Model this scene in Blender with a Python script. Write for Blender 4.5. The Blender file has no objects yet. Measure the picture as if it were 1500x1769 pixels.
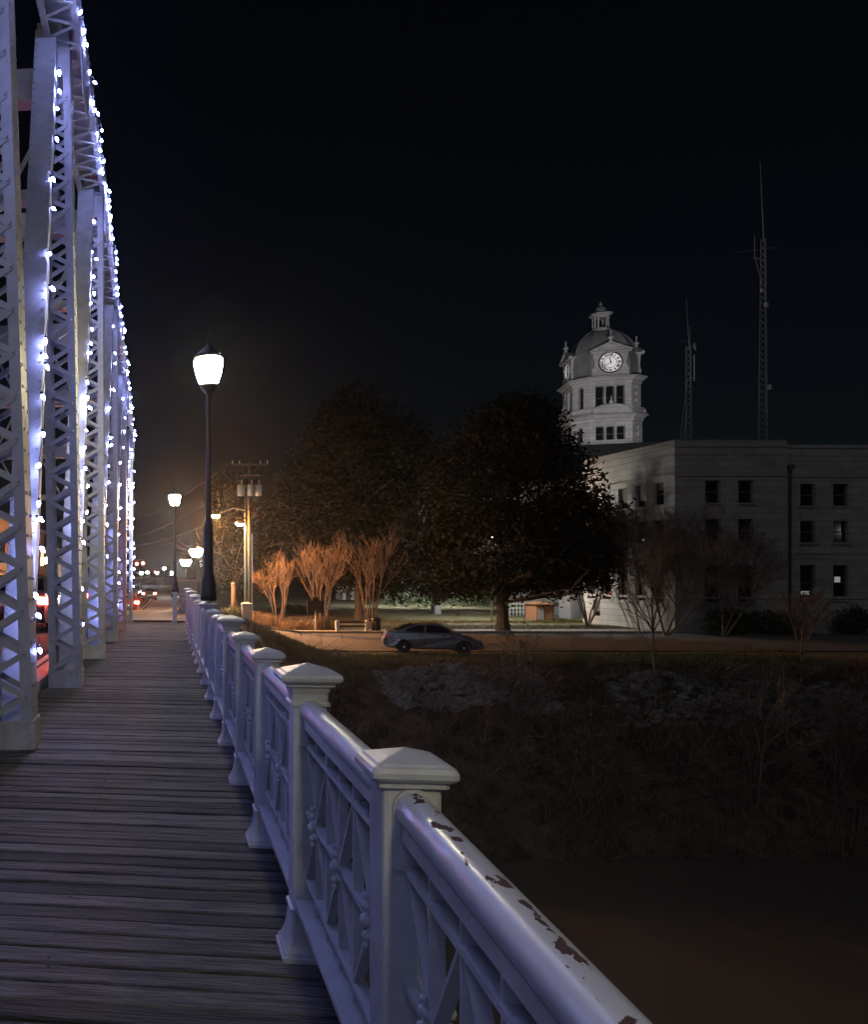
import bpy, math, random
import numpy as np
from mathutils import Vector, Matrix
random.seed(7); RNG = np.random.default_rng(7)
R = math.radians
S = bpy.context.scene
COL = S.collection

# ------------------------------------------------------------------ camera
F, CX, CY, EYE = 1416.0, 120.0, 994.0, 1.52      # focal length and principal point in photo pixels, eye height
cam = bpy.data.cameras.new('camera'); camo = bpy.data.objects.new('camera', cam); COL.objects.link(camo)
cam.sensor_fit = 'HORIZONTAL'; cam.sensor_width = 36.0; cam.lens = F * 36 / 1500
cam.shift_x = 0.5 - CX / 1500; cam.shift_y = (CY - 884.5) / 1500
cam.clip_start = 0.05; cam.clip_end = 5000
camo.location = (0, 0, EYE); camo.rotation_euler = (R(90), 0, 0)
S.camera = camo
# ------------------------------------------------------------------ night sky
w = bpy.data.worlds.new('World'); S.world = w; w.use_nodes = True
nt = w.node_tree; bg = nt.nodes['Background']
sky = nt.nodes.new('ShaderNodeTexSky'); sky.sky_type = 'NISHITA'; sky.sun_disc = False
sky.sun_elevation = R(38); sky.sun_rotation = R(205); sky.air_density = 1.0; sky.dust_density = 0.4; sky.ozone_density = 2.5
nt.links.new(sky.outputs[0], bg.inputs[0]); bg.inputs[1].default_value = 0.0007
# soft fill added to lift the bank and facades, as if by moonlight
sl = bpy.data.lights.new('moon_fill', 'SUN'); sl.energy = 0.11; sl.angle = R(10); sl.color = (0.85, 0.9, 1.0)
so = bpy.data.objects.new('moon_fill', sl); COL.objects.link(so); so.rotation_euler = (R(52), 0, R(-25))
S.view_settings.view_transform = 'Standard'; S.view_settings.look = 'None'
S.view_settings.exposure = 0.0; S.view_settings.gamma = 1.0
S.cycles.use_denoising = True; S.cycles.max_bounces = 5; S.cycles.diffuse_bounces = 2; S.cycles.glossy_bounces = 3
S.cycles.sample_clamp_indirect = 2.0; S.cycles.caustics_reflective = False; S.cycles.caustics_refractive = False
S.cycles.use_light_tree = True

TH = math.atan((291 - CX) / F); CT, ST = math.cos(TH), math.sin(TH)
def P(px, py, Z):                                   # photo pixel at depth Z (m) -> world point
    return Vector(((px - CX) * Z / F, Z, EYE - (py - CY) * Z / F))
def BW(u, v, z=0.0):                                # bridge coordinates (across, along, up) -> world
    return Vector((u * CT + v * ST, v * CT - u * ST, z))

# ------------------------------------------------------------------ materials
def mat(name, col, rough=0.6, metal=0.0, var=0.0, vscale=4.0, col2=None, bump=0.0, bscale=30.0, stretch=None,
        rnd=0.0, emis=None, estr=0.0, spec=None, coord='Object'):
    m = bpy.data.materials.new(name); m.use_nodes = True
    t = m.node_tree; n = t.nodes; L = t.links; b = n['Principled BSDF']
    b.inputs['Base Color'].default_value = (*col, 1); b.inputs['Roughness'].default_value = rough
    b.inputs['Metallic'].default_value = metal
    if spec is not None: b.inputs['Specular IOR Level'].default_value = spec
    src = None
    if var or bump:
        tc = n.new('ShaderNodeTexCoord'); mp = n.new('ShaderNodeMapping'); L.new(tc.outputs[coord], mp.inputs[0])
        if stretch: mp.inputs['Scale'].default_value = stretch
        if rnd:
            oi = n.new('ShaderNodeObjectInfo'); mu = n.new('ShaderNodeMath'); mu.operation = 'MULTIPLY'
            mu.inputs[1].default_value = 57.0; L.new(oi.outputs['Random'], mu.inputs[0])
            cb = n.new('ShaderNodeCombineXYZ'); [L.new(mu.outputs[0], cb.inputs[i]) for i in range(3)]
            L.new(cb.outputs[0], mp.inputs['Location'])
    if var:
        nz = n.new('ShaderNodeTexNoise'); nz.inputs['Scale'].default_value = vscale; nz.inputs['Detail'].default_value = 8
        nz.inputs['Roughness'].default_value = 0.65; L.new(mp.outputs[0], nz.inputs['Vector'])
        rp = n.new('ShaderNodeValToRGB'); c2 = col2 or tuple(c * (1 - var) for c in col)
        rp.color_ramp.elements[0].position = 0.3; rp.color_ramp.elements[1].position = 0.7
        rp.color_ramp.elements[0].color = (*c2, 1); rp.color_ramp.elements[1].color = (*col, 1)
        L.new(nz.outputs['Fac'], rp.inputs[0]); src = rp.outputs[0]
    if rnd:
        hs = n.new('ShaderNodeHueSaturation'); mr = n.new('ShaderNodeMapRange'); oi2 = n.new('ShaderNodeObjectInfo')
        mr.inputs['To Min'].default_value = 1 - rnd; mr.inputs['To Max'].default_value = 1 + rnd
        L.new(oi2.outputs['Random'], mr.inputs['Value']); L.new(mr.outputs[0], hs.inputs['Value'])
        if src: L.new(src, hs.inputs['Color'])
        else: hs.inputs['Color'].default_value = (*col, 1)
        src = hs.outputs[0]
    if src: L.new(src, b.inputs['Base Color'])
    if bump:
        n2 = n.new('ShaderNodeTexNoise'); n2.inputs['Scale'].default_value = bscale; n2.inputs['Detail'].default_value = 6
        L.new(mp.outputs[0], n2.inputs['Vector']); bp = n.new('ShaderNodeBump'); bp.inputs['Strength'].default_value = bump
        bp.inputs['Distance'].default_value = 0.02; L.new(n2.outputs['Fac'], bp.inputs['Height']); L.new(bp.outputs[0], b.inputs['Normal'])
    if emis:
        b.inputs['Emission Color'].default_value = (*emis, 1); b.inputs['Emission Strength'].default_value = estr
    return m

M = {}
M['paint'] = mat('white_paint', (.66, .67, .65), .42, var=.4, vscale=7, col2=(.47, .48, .45), bump=.12, bscale=70)
M['truss'] = mat('truss_paint', (.50, .50, .48), .55, var=.4, vscale=3.5, col2=(.33, .325, .30), bump=.06, bscale=40)
M['plank'] = mat('weathered_plank', (.145, .136, .118), .85, var=.8, vscale=1.5, col2=(.020, .018, .015), bump=1.0, bscale=5,
                 stretch=(1.6, 17, 17), rnd=.55)
M['asphalt'] = mat('asphalt', (.13, .125, .12), .8, var=.35, vscale=1.5, bump=.3, bscale=80)
M['concrete'] = mat('concrete', (.38, .36, .33), .8, var=.3, vscale=1.2, bump=.2, bscale=30)
M['stone'] = mat('limestone', (.46, .44, .40), .85, var=.22, vscale=.7, bump=.15, bscale=8)
def masonry(m, cw=1.3, ch=.42, dark=.72):
    t = m.node_tree; n = t.nodes; L = t.links; b = n['Principled BSDF']; src = b.inputs['Base Color'].links[0].from_socket
    tc = n.new('ShaderNodeTexCoord'); sp = n.new('ShaderNodeSeparateXYZ'); ad = n.new('ShaderNodeMath'); cb = n.new('ShaderNodeCombineXYZ')
    L.new(tc.outputs['Object'], sp.inputs[0]); L.new(sp.outputs['X'], ad.inputs[0]); L.new(sp.outputs['Y'], ad.inputs[1]); L.new(ad.outputs[0], cb.inputs['X']); L.new(sp.outputs['Z'], cb.inputs['Y'])
    br = n.new('ShaderNodeTexBrick'); br.inputs['Scale'].default_value = 1.0; br.inputs['Brick Width'].default_value = cw; br.inputs['Row Height'].default_value = ch; br.inputs['Mortar Size'].default_value = .018
    br.inputs['Color1'].default_value = (1, 1, 1, 1); br.inputs['Color2'].default_value = (.80, .80, .82, 1); br.inputs['Mortar'].default_value = (dark * .7,) * 3 + (1,); L.new(cb.outputs[0], br.inputs['Vector'])
    mx = n.new('ShaderNodeMix'); mx.data_type = 'RGBA'; mx.blend_type = 'MULTIPLY'; mx.inputs['Factor'].default_value = 1; L.new(src, mx.inputs['A']); L.new(br.outputs['Color'], mx.inputs['B']); L.new(mx.outputs['Result'], b.inputs['Base Color'])
masonry(M['stone'])
M['tower_stone'] = mat('tower_stone', (.62, .60, .59), .8, var=.25, vscale=.9, bump=.2, bscale=5)
masonry(M['tower_stone'], .9, .40)
M['slate'] = mat('dome_copper', (.25, .26, .26), .55, var=.35, vscale=.8, bump=.1, bscale=6)
M['darkroof'] = mat('dark_roof', (.035, .035, .037), .9, var=.3, vscale=2)
M['glass'] = mat('window_glass', (.012, .014, .018), .08)
M['blind'] = mat('window_blind', (.11, .11, .105), .7)
M['frame'] = mat('window_frame', (.10, .10, .10), .6)
M['black'] = mat('black_iron', (.012, .012, .013), .45, bump=.05, bscale=50)
M['wood'] = mat('pole_wood', (.10, .075, .055), .85, var=.4, vscale=3, stretch=(8, 8, .6), bump=.3, bscale=12)
M['steel'] = mat('galvanised_steel', (.30, .31, .31), .5, metal=.5, var=.2, vscale=4)
M['green_pole'] = mat('green_pole', (.06, .09, .075), .6, var=.2)
M['bark'] = mat('bark', (.10, .075, .055), .9, var=.4, vscale=3, stretch=(4, 4, .8), bump=.5, bscale=10)
M['pale_bark'] = mat('crape_myrtle_bark', (.24, .155, .10), .75, var=.35, vscale=4, stretch=(4, 4, 1))
M['twig'] = mat('dry_twig', (.17, .13, .105), .9, var=.4, vscale=.6)
M['leaf'] = mat('magnolia_leaf', (.020, .024, .012), .8, var=.5, vscale=1.2, col2=(.020, .016, .010), spec=.12)
M['leaf2'] = mat('hedge_leaf', (.05, .075, .03), .5, var=.5, vscale=1.5)
M['lawn'] = mat('lawn_soil', (.10, .11, .05), .95, var=.5, vscale=.35, col2=(.085, .07, .04), bump=.6, bscale=9)
def bank_soil(m):                                       # bare brown soil and dead weeds on the river bank, grass on the flat
    t = m.node_tree; n = t.nodes; L = t.links; b = n['Principled BSDF']; src = b.inputs['Base Color'].links[0].from_socket
    tc = n.new('ShaderNodeTexCoord'); sp = n.new('ShaderNodeSeparateXYZ'); L.new(tc.outputs['Object'], sp.inputs[0]); nz = n.new('ShaderNodeTexNoise'); nz.inputs['Scale'].default_value = .6; nz.inputs['Detail'].default_value = 6
    L.new(tc.outputs['Object'], nz.inputs['Vector']); ma = n.new('ShaderNodeMath'); ma.operation = 'MULTIPLY_ADD'; ma.inputs[1].default_value = 5.0; L.new(nz.outputs['Fac'], ma.inputs[0]); L.new(sp.outputs['Y'], ma.inputs[2])
    mr = n.new('ShaderNodeMapRange'); mr.inputs['From Min'].default_value = 39.0; mr.inputs['From Max'].default_value = 41.5; L.new(ma.outputs[0], mr.inputs['Value'])
    rp = n.new('ShaderNodeValToRGB'); rp.color_ramp.elements[0].position = .35; rp.color_ramp.elements[1].position = .65; rp.color_ramp.elements[0].color = (.045, .032, .022, 1); rp.color_ramp.elements[1].color = (.13, .095, .066, 1)
    n2 = n.new('ShaderNodeTexNoise'); n2.inputs['Scale'].default_value = 1.8; n2.inputs['Detail'].default_value = 8; L.new(tc.outputs['Object'], n2.inputs['Vector']); L.new(n2.outputs['Fac'], rp.inputs[0])
    mx = n.new('ShaderNodeMix'); mx.data_type = 'RGBA'; L.new(mr.outputs[0], mx.inputs['Factor']); L.new(rp.outputs[0], mx.inputs['A']); L.new(src, mx.inputs['B']); L.new(mx.outputs['Result'], b.inputs['Base Color'])
bank_soil(M['lawn'])
M['grass'] = mat('grass_blade', (.12, .14, .045), .7, var=.5, vscale=.5, col2=(.16, .12, .06))
M['dry'] = mat('dry_brush', (.22, .155, .105), .9, var=.6, vscale=.5, col2=(.09, .062, .045))
M['rock'] = mat('riprap_stone', (.26, .26, .26), .9, var=.4, vscale=2, bump=.4, bscale=8)
M['carpaint'] = mat('grey_car_paint', (.17, .185, .22), .28, metal=.55)
M['carblack'] = mat('black_car_plastic', (.008, .008, .009), .4)
M['tyre'] = mat('tyre_rubber', (.012, .012, .012), .8)
M['alloy'] = mat('wheel_alloy', (.62, .62, .64), .4, metal=.0)
M['redlens'] = mat('red_lens', (.25, .01, .01), .2)
M['clearlens'] = mat('clear_lens', (.45, .47, .5), .1)
M['carpaint_b'] = mat('dark_red_car_paint', (.10, .012, .012), .3, metal=.3)
M['carpaint_c'] = mat('silver_car_paint', (.30, .30, .31), .3, metal=.6)
M['taillit'] = mat('lit_tail_lamp', (.4, .02, .01), .3, emis=(1, .07, .04), estr=140)
M['headlit'] = mat('lit_head_lamp', (.8, .8, .8), .3, emis=(.95, .97, 1), estr=60)
M['bulb'] = mat('led_bulb', (.8, .8, .9), .3, emis=(.30, .35, 1.0), estr=230)
M['bulb_dim'] = mat('led_bulb_turned_away', (.8, .8, .9), .3, emis=(.30, .35, 1.0), estr=50)
M['bulb_hot'] = mat('led_bulb_facing', (.8, .8, .9), .3, emis=(.30, .35, 1.0), estr=560)
M['wire'] = mat('light_wire', (.02, .03, .025), .6)
M['globe_warm'] = mat('lit_globe_warm', (.9, .9, .8), .3, emis=(1, .90, .55), estr=185)
M['globe_white'] = mat('lit_globe_white', (.9, .9, .9), .3, emis=(1, .95, .86), estr=520)
M['globe_yel'] = mat('lit_globe_amber', (.9, .9, .8), .3, emis=(1, .72, .38), estr=330)
M['sodium'] = mat('sodium_lens', (.9, .7, .4), .3, emis=(1, .36, .07), estr=10000)
M['ledwhite'] = mat('led_lens', (.9, .9, .9), .3, emis=(.85, .92, 1), estr=140)
M['sigred'] = mat('signal_red', (.6, .05, .05), .3, emis=(1, .06, .05), estr=120)
M['sigoff'] = mat('signal_unlit', (.03, .03, .02), .3)
M['brick'] = mat('brick_wall', (.34, .17, .10), .85, var=.3, vscale=2)
M['warmwin'] = mat('lit_window', (.8, .6, .4), .4, emis=(1, .62, .30), estr=1.6)
M['dimwin'] = mat('dim_lit_window', (.5, .5, .5), .4, emis=(.9, .95, 1), estr=.22)
M['clock'] = mat('clock_glass', (.75, .75, .72), .4, emis=(1, .95, .95), estr=.42)
M['sign'] = mat('marker_plate', (.03, .022, .02), .5)
M['yellow'] = mat('cream_post', (.62, .58, .48), .6)
M['green_can'] = mat('bin_paint', (.03, .035, .03), .5)
M['canpatch'] = mat('bin_brown', (.22, .11, .06), .6)
M['shed'] = mat('shed_metal', (.30, .31, .34), .5, var=.2)
M['mast'] = mat('mast_paint', (.40, .41, .43), .6, var=.3, vscale=1.5)
M['white'] = mat('white_board', (.75, .75, .75), .5)

# water: smooth, dark, brown
def water_mat():
    m = mat('river_water', (.10, .087, .070), .22, spec=.4); t = m.node_tree; n = t.nodes; L = t.links
    tc = n.new('ShaderNodeTexCoord'); mp = n.new('ShaderNodeMapping'); mp.inputs['Scale'].default_value = (.35, 1.2, 1)
    nz = n.new('ShaderNodeTexNoise'); nz.inputs['Scale'].default_value = 1.6; nz.inputs['Detail'].default_value = 4
    bp = n.new('ShaderNodeBump'); bp.inputs['Strength'].default_value = .12; bp.inputs['Distance'].default_value = .05
    L.new(tc.outputs['Object'], mp.inputs[0]); L.new(mp.outputs[0], nz.inputs['Vector']); L.new(nz.outputs['Fac'], bp.inputs['Height'])
    L.new(bp.outputs[0], n['Principled BSDF'].inputs['Normal']); return m
M['water'] = water_mat()
# chipped paint: rust patches with their own shape on the crown of the hand rail
def rust_mat():
    m = mat('chipped_rail_paint', (.60, .61, .62), .3); t = m.node_tree; n = t.nodes; L = t.links; b = n['Principled BSDF']
    tc = n.new('ShaderNodeTexCoord'); mp = n.new('ShaderNodeMapping'); mp.inputs['Scale'].default_value = (15, 7, 3)
    nz = n.new('ShaderNodeTexNoise'); nz.inputs['Scale'].default_value = 2.6; nz.inputs['Detail'].default_value = 5
    L.new(tc.outputs['Object'], mp.inputs[0]); L.new(mp.outputs[0], nz.inputs['Vector'])
    sp = n.new('ShaderNodeSeparateXYZ'); L.new(tc.outputs['Object'], sp.inputs[0])
    def math_(op, a, bb):
        k = n.new('ShaderNodeMath'); k.operation = op
        for i, q in enumerate((a, bb)):
            if isinstance(q, (int, float)): k.inputs[i].default_value = q
            else: L.new(q, k.inputs[i])
        return k.outputs[0]
    x = math_('SUBTRACT', sp.outputs['X'], -0.002); x = math_('ABSOLUTE', x, 0)
    band = math_('MULTIPLY', math_('MAXIMUM', math_('SUBTRACT', x, 0.014), 0.0), 16.0)          # only along the worn crown
    zz = math_('GREATER_THAN', sp.outputs['Z'], 0.0)
    v = math_('SUBTRACT', nz.outputs['Fac'], band)
    rp = n.new('ShaderNodeValToRGB'); rp.color_ramp.elements[0].position = .565; rp.color_ramp.elements[1].position = .58
    rp.color_ramp.elements[0].color = (0, 0, 0, 1); rp.color_ramp.elements[1].color = (1, 1, 1, 1)
    L.new(v, rp.inputs[0]); fac = math_('MULTIPLY', rp.outputs[0], zz)
    mx = n.new('ShaderNodeMix'); mx.data_type = 'RGBA'; L.new(fac, mx.inputs['Factor'])
    mx.inputs['A'].default_value = (.60, .61, .62, 1); mx.inputs['B'].default_value = (.075, .032, .02, 1)
    L.new(mx.outputs['Result'], b.inputs['Base Color'])
    ro = n.new('ShaderNodeMapRange'); ro.inputs['To Min'].default_value = .28; ro.inputs['To Max'].default_value = .9
    L.new(fac, ro.inputs['Value']); L.new(ro.outputs[0], b.inputs['Roughness']); return m
M['chipped'] = rust_mat()
def plate_mat():                                       # algae and dirt on the truss foot plates
    return mat('stained_foot_plate', (.58, .58, .55), .6, var=.5, vscale=4, col2=(.30, .30, .22), bump=.1, bscale=30)
M['footplate'] = plate_mat()

# ------------------------------------------------------------------ mesh helpers
class MB:
    def __init__(s): s.v = []; s.f = []
    def add(s, vs, fs):
        o = len(s.v); s.v += [tuple(p) for p in vs]; s.f += [tuple(i + o for i in f) for f in fs]; return s
    def box(s, c, d, rot=None):
        hx, hy, hz = d[0] / 2, d[1] / 2, d[2] / 2
        vs = [Vector((x, y, z)) for x in (-hx, hx) for y in (-hy, hy) for z in (-hz, hz)]
        if rot is not None: vs = [rot @ q for q in vs]
        vs = [q + Vector(c) for q in vs]
        return s.add(vs, [(0, 1, 3, 2), (4, 6, 7, 5), (0, 4, 5, 1), (2, 3, 7, 6), (0, 2, 6, 4), (1, 5, 7, 3)])
    def bar(s, a, b, wd, th, up=(0, 0, 1)):             # rectangular bar from a to b; wd across, th along 'up' side
        a, b = Vector(a), Vector(b); d = (b - a); L = d.length; d.normalize()
        sd = d.cross(Vector(up)); sd = sd.normalized() if sd.length > 1e-4 else d.cross(Vector((1, 0, 0))).normalized()
        uv = sd.cross(d).normalized(); vs = []
        for e in (a, b):
            for i, j in ((-1, -1), (1, -1), (1, 1), (-1, 1)): vs.append(e + sd * (i * wd / 2) + uv * (j * th / 2))
        return s.add(vs, [(0, 1, 2, 3), (7, 6, 5, 4), (0, 4, 5, 1), (1, 5, 6, 2), (2, 6, 7, 3), (3, 7, 4, 0)])
    def path(s, pts, rads, n=6, cap=True):
        pts = [Vector(p) for p in pts]; rings = []; k = len(pts); vs = []
        for i, p in enumerate(pts):
            d = (pts[min(i + 1, k - 1)] - pts[max(i - 1, 0)])
            if d.length < 1e-6: d = Vector((0, 0, 1))
            d.normalize(); a = d.orthogonal() if abs(d.z) < .95 else Vector((1, 0, 0)); a = (a - d * a.dot(d)).normalized(); b = d.cross(a)
            for j in range(n):
                t = 2 * math.pi * j / n; vs.append(p + (a * math.cos(t) + b * math.sin(t)) * rads[i])
        fs = [(i * n + j, i * n + (j + 1) % n, (i + 1) * n + (j + 1) % n, (i + 1) * n + j) for i in range(k - 1) for j in range(n)]
        if cap: fs += [tuple(range(n))[::-1], tuple(range((k - 1) * n, k * n))]
        return s.add(vs, fs)
    def lathe(s, prof, n=12, c=(0, 0, 0), ph=0.0):       # prof: (radius, z)
        vs = []; c = Vector(c)
        for r, z in prof:
            for j in range(n):
                t = 2 * math.pi * j / n + ph; vs.append(c + Vector((r * math.cos(t), r * math.sin(t), z)))
        k = len(prof)
        fs = [(i * n + j, i * n + (j + 1) % n, (i + 1) * n + (j + 1) % n, (i + 1) * n + j) for i in range(k - 1) for j in range(n)]
        fs += [tuple(range(n))[::-1], tuple(range((k - 1) * n, k * n))]
        return s.add(vs, fs)
    def loft(s, ringf, prof):                           # ringf(halfwidth) -> list of (x,y); prof: (halfwidth, z)
        n = None; vs = []
        for h, z in prof:
            rg = ringf(h); n = len(rg); vs += [(x, y, z) for x, y in rg]
        k = len(prof)
        fs = [(i * n + j, i * n + (j + 1) % n, (i + 1) * n + (j + 1) % n, (i + 1) * n + j) for i in range(k - 1) for j in range(n)]
        fs += [tuple(range(n))[::-1], tuple(range((k - 1) * n, k * n))]
        return s.add(vs, fs)
    def prism(s, poly, y0, y1, ax=1):                    # polygon in (x,z) extruded along y (ax=1) or in (y,z) along x (ax=0)
        n = len(poly)
        mk = (lambda p, q: (p[0], q, p[1])) if ax == 1 else (lambda p, q: (q, p[0], p[1]))
        vs = [mk(p, y0) for p in poly] + [mk(p, y1) for p in poly]
        fs = [tuple(range(n)), tuple(range(n, 2 * n))[::-1]] + [(i, i + n, (i + 1) % n + n, (i + 1) % n) for i in range(n)]
        return s.add(vs, fs)
    def mesh(s, name, m, smooth=False):
        me = bpy.data.meshes.new(name); me.from_pydata(s.v, [], s.f); me.update()
        if m is not None: me.materials.append(M[m] if isinstance(m, str) else m)
        bm_fix(me)
        if smooth: me.polygons.foreach_set('use_smooth', [True] * len(me.polygons))
        return me
    def build(s, name, m, parent=None, loc=(0, 0, 0), rot=(0, 0, 0), smooth=False):
        return inst(name, s.mesh(name, m, smooth), parent, loc, rot)
import bmesh
def bm_fix(me):
    bm = bmesh.new(); bm.from_mesh(me); bmesh.ops.recalc_face_normals(bm, faces=bm.faces); bm.to_mesh(me); bm.free()
def inst(name, me, parent=None, loc=(0, 0, 0), rot=(0, 0, 0), scale=None):
    o = bpy.data.objects.new(name, me); COL.objects.link(o); o.parent = parent; o.location = loc; o.rotation_euler = rot
    if scale is not None: o.scale = scale
    return o
def thing(name, label, cat, loc=(0, 0, 0), rz=0.0, group=None):
    return tag(inst(name, None, None, loc, (0, 0, rz)), label, cat, group)
def tag(o, label, cat, group=None):
    o['label'] = label; o['category'] = cat
    if group: o['group'] = group
    return o
def struct(o): o['kind'] = 'structure'; return o
def stuff(o): o['kind'] = 'stuff'; return o
def rsq(h, r=None, n=3):                                # rounded square ring
    r = h * .1 if r is None else min(r, h * .6); out = []
    for k, (sx, sy) in enumerate(((1, 1), (-1, 1), (-1, -1), (1, -1))):
        for i in range(n):
            t = k * math.pi / 2 + (math.pi / 2) * i / (n - 1)
            out.append((sx * (h - r) + r * math.cos(t), sy * (h - r) + r * math.sin(t)))
    return out
def bthing(name, label, cat, u=0, v=0, z=0, group=None):  # a thing aligned with the bridge
    return thing(name, label, cat, BW(u, v, z), -TH, group)

# ------------------------------------------------------------------ ground, river, roads
def smooth(a, b, x):
    t = np.clip((x - a) / (b - a), 0, 1); return t * t * (3 - 2 * t)
def road_z(v): return -1.25 * smooth(28, 62, v) - .35 * smooth(60, 100, v)
def ground_z(x, y):
    x = np.asarray(x, float); y = np.asarray(y, float)
    wob = .7 * np.sin(x * .23) + .5 * np.sin(x * .61 + 1.3) + .35 * np.sin(x * 1.7) + .22 * np.sin(x * 3.3 + .5)
    t = np.clip((y - 27.6 - wob * .5) / 9.6, 0, 1)
    base = -8.5 + 6.15 * (t ** .85) + .32 * smooth(41, 60, y) + .25 * smooth(60, 105, y)
    base = np.where(y < 27.6 + wob * .5, -8.5 - .25 * np.clip(27.6 - y, 0, 6), base)
    base = base + (.10 * np.sin(x * 1.9 + y * 1.1) + .08 * np.sin(x * 3.1 - y * 2.3)) * ((t > 0.02) & (t < .98))
    u = x * CT - y * ST; v = x * ST + y * CT
    rz = road_z(v) - .06
    k = smooth(8.5, 1.9, u) * smooth(-24, -12, u) * (v > 27)
    return base * (1 - k) + rz * k
xs = np.unique(np.concatenate([np.arange(-14, 62, .8), np.linspace(-600, -14, 30), np.linspace(62, 900, 40)]))
ys = np.unique(np.concatenate([np.arange(14, 60, .7), np.linspace(60, 130, 36), np.linspace(130, 1800, 30)]))
XX, YY = np.meshgrid(xs, ys); ZZ = ground_z(XX, YY); nx, ny = len(xs), len(ys)
me = bpy.data.meshes.new('ground')
me.from_pydata(np.stack([XX.ravel(), YY.ravel(), ZZ.ravel()], 1).tolist(), [],
               [(j * nx + i, j * nx + i + 1, (j + 1) * nx + i + 1, (j + 1) * nx + i) for j in range(ny - 1) for i in range(nx - 1)])
me.materials.append(M['lawn']); me.polygons.foreach_set('use_smooth', [True] * len(me.polygons))
struct(inst('ground', me))
mb = MB(); mb.add([(-600, -300, -8.05), (900, -300, -8.05), (900, 31, -8.05), (-600, 31, -8.05)], [(0, 1, 2, 3)])
struct(mb.build('river', 'water'))
# side street with kerb
def sheet(name, m, ptsL, ptsR, dz):                     # strip that follows the ground
    vs = []; n = len(ptsL)
    for a, b in zip(ptsL, ptsR):
        for q in (a, b): vs.append((q[0], q[1], float(ground_z(q[0], q[1])) + dz))
    return MB().add(vs, [(2 * i, 2 * i + 1, 2 * i + 3, 2 * i + 2) for i in range(n - 1)]).build(name, m)
sx = np.linspace(9, 300, 160)
vs = []; ROWS = np.linspace(41.5, 51.5, 15)
for y in ROWS:
    for x in sx: vs.append((x, y, float(ground_z(x, y)) + .05))
n_ = len(sx)
struct(MB().add(vs, [(j * n_ + i, j * n_ + i + 1, (j + 1) * n_ + i + 1, (j + 1) * n_ + i) for j in range(len(ROWS) - 1) for i in range(n_ - 1)]).build('side_street', 'asphalt'))
k = MB()
for i in range(n_ - 1):
    x0, x1 = sx[i], sx[i + 1]; z0 = float(ground_z(x0, 51.6)) + .02; z1 = float(ground_z(x1, 51.6)) + .02
    k.add([(x0, 51.5, z0 - .1), (x0, 51.5, z0 + .16), (x0, 51.8, z0 + .16), (x0, 51.8, z0 - .1),
           (x1, 51.5, z1 - .1), (x1, 51.5, z1 + .16), (x1, 51.8, z1 + .16), (x1, 51.8, z1 - .1)], [(0, 1, 5, 4), (1, 2, 6, 5), (2, 3, 7, 6)])
struct(k.build('kerb', 'concrete'))
sheet_pts = [(x, 53.0) for x in sx], [(x, 54.3) for x in sx]
struct(sheet('footpath', 'concrete', *sheet_pts, .05))
# main road: on the bridge and beyond it
vv = np.concatenate([np.linspace(-30, 28, 12), np.linspace(30, 110, 41), np.linspace(130, 1500, 12)])
def strip(name, m, u0, u1, dz, v0=-1e9, v1=1e9):
    q = [v for v in vv if v0 <= v <= v1]; vs = []
    for v in q:
        z = float(road_z(v)) + dz
        vs += [BW(u0, v, z), BW(u1, v, z)]
    return struct(MB().add(vs, [(2 * i, 2 * i + 1, 2 * i + 3, 2 * i + 2) for i in range(len(q) - 1)]).build(name, m))
strip('main_road', 'asphalt', -9.2, -1.98, -.012)
strip('lane_line', 'white', -2.32, -2.20, -.006)
strip('centre_line', 'yellow', -5.65, -5.53, -.006)
strip('pavement', 'concrete', -1.98, 1.7, .0, 27.5)
strip('far_pavement', 'concrete', -11.6, -9.2, .10)
# paving joints on the pavement beyond the bridge
k = MB()
for i in range(24):
    v = 28.3 + i * 1.5; z = float(road_z(v)) + .004
    k.add([BW(-1.9, v, z), BW(1.6, v, z), BW(1.6, v + .05, z), BW(-1.9, v + .05, z)], [(0, 1, 2, 3)])
struct(k.build('paving_joint', 'asphalt'))
k = MB(); k.box((-3.9, 33.2, -4.9), (11.4, 11.9, 9.66))
o = k.build('bridge_abutment', 'concrete', loc=BW(0, 0, -.06), rot=(0, 0, -TH)); tag(o, 'concrete abutment wall under the far end of the bridge', 'abutment')

# ------------------------------------------------------------------ bridge deck with planks
deck = MB()
deck.box((-.47, 11.5, -.16), (.2, 31, .2)); deck.box((.6, 11.5, -.16), (.16, 31, .2)); deck.box((-1.5, 11.5, -.16), (.2, 31, .2))
dk = deck.build('boardwalk', 'wood', loc=(0, 0, 0), rot=(0, 0, -TH)); struct(dk)
PW = .140
pm = []
for k in range(5):
    q = MB(); L_ = 2.36; nseg = 8
    rr = random.Random(k); ed = [(rr.uniform(-.003, .003), rr.uniform(-.003, .003), rr.uniform(-.0025, .0025)) for _ in range(nseg + 1)]
    vs = []
    for i in range(nseg + 1):
        x = -L_ / 2 + L_ * i / nseg; a, b, c = ed[i]; h = PW / 2 - .0075
        vs += [(x, -h + a, -.04), (x, -h + a, c - .006), (x, -h + .008 + a, c), (x, h - .008 + b, c), (x, h + b, c - .006), (x, h + b, -.04)]
    fs = [(i * 6 + j, i * 6 + (j + 1) % 6, (i + 1) * 6 + (j + 1) % 6, (i + 1) * 6 + j) for i in range(nseg) for j in range(6)]
    fs += [tuple(range(6)), tuple(range(nseg * 6, nseg * 6 + 6))]
    pm.append(q.add(vs, fs).mesh('plank', 'plank'))
v = -1.5; i = 0
while v < 26.5:
    inst('plank', pm[random.randrange(5)], dk, (-.475 + random.uniform(-.012, .012), v, random.uniform(-.005, .004)),
         (random.uniform(-.022, .022), 0, random.uniform(-.0025, .0025) + (math.pi if random.random() < .5 else 0)))
    v += PW; i += 1
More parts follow.
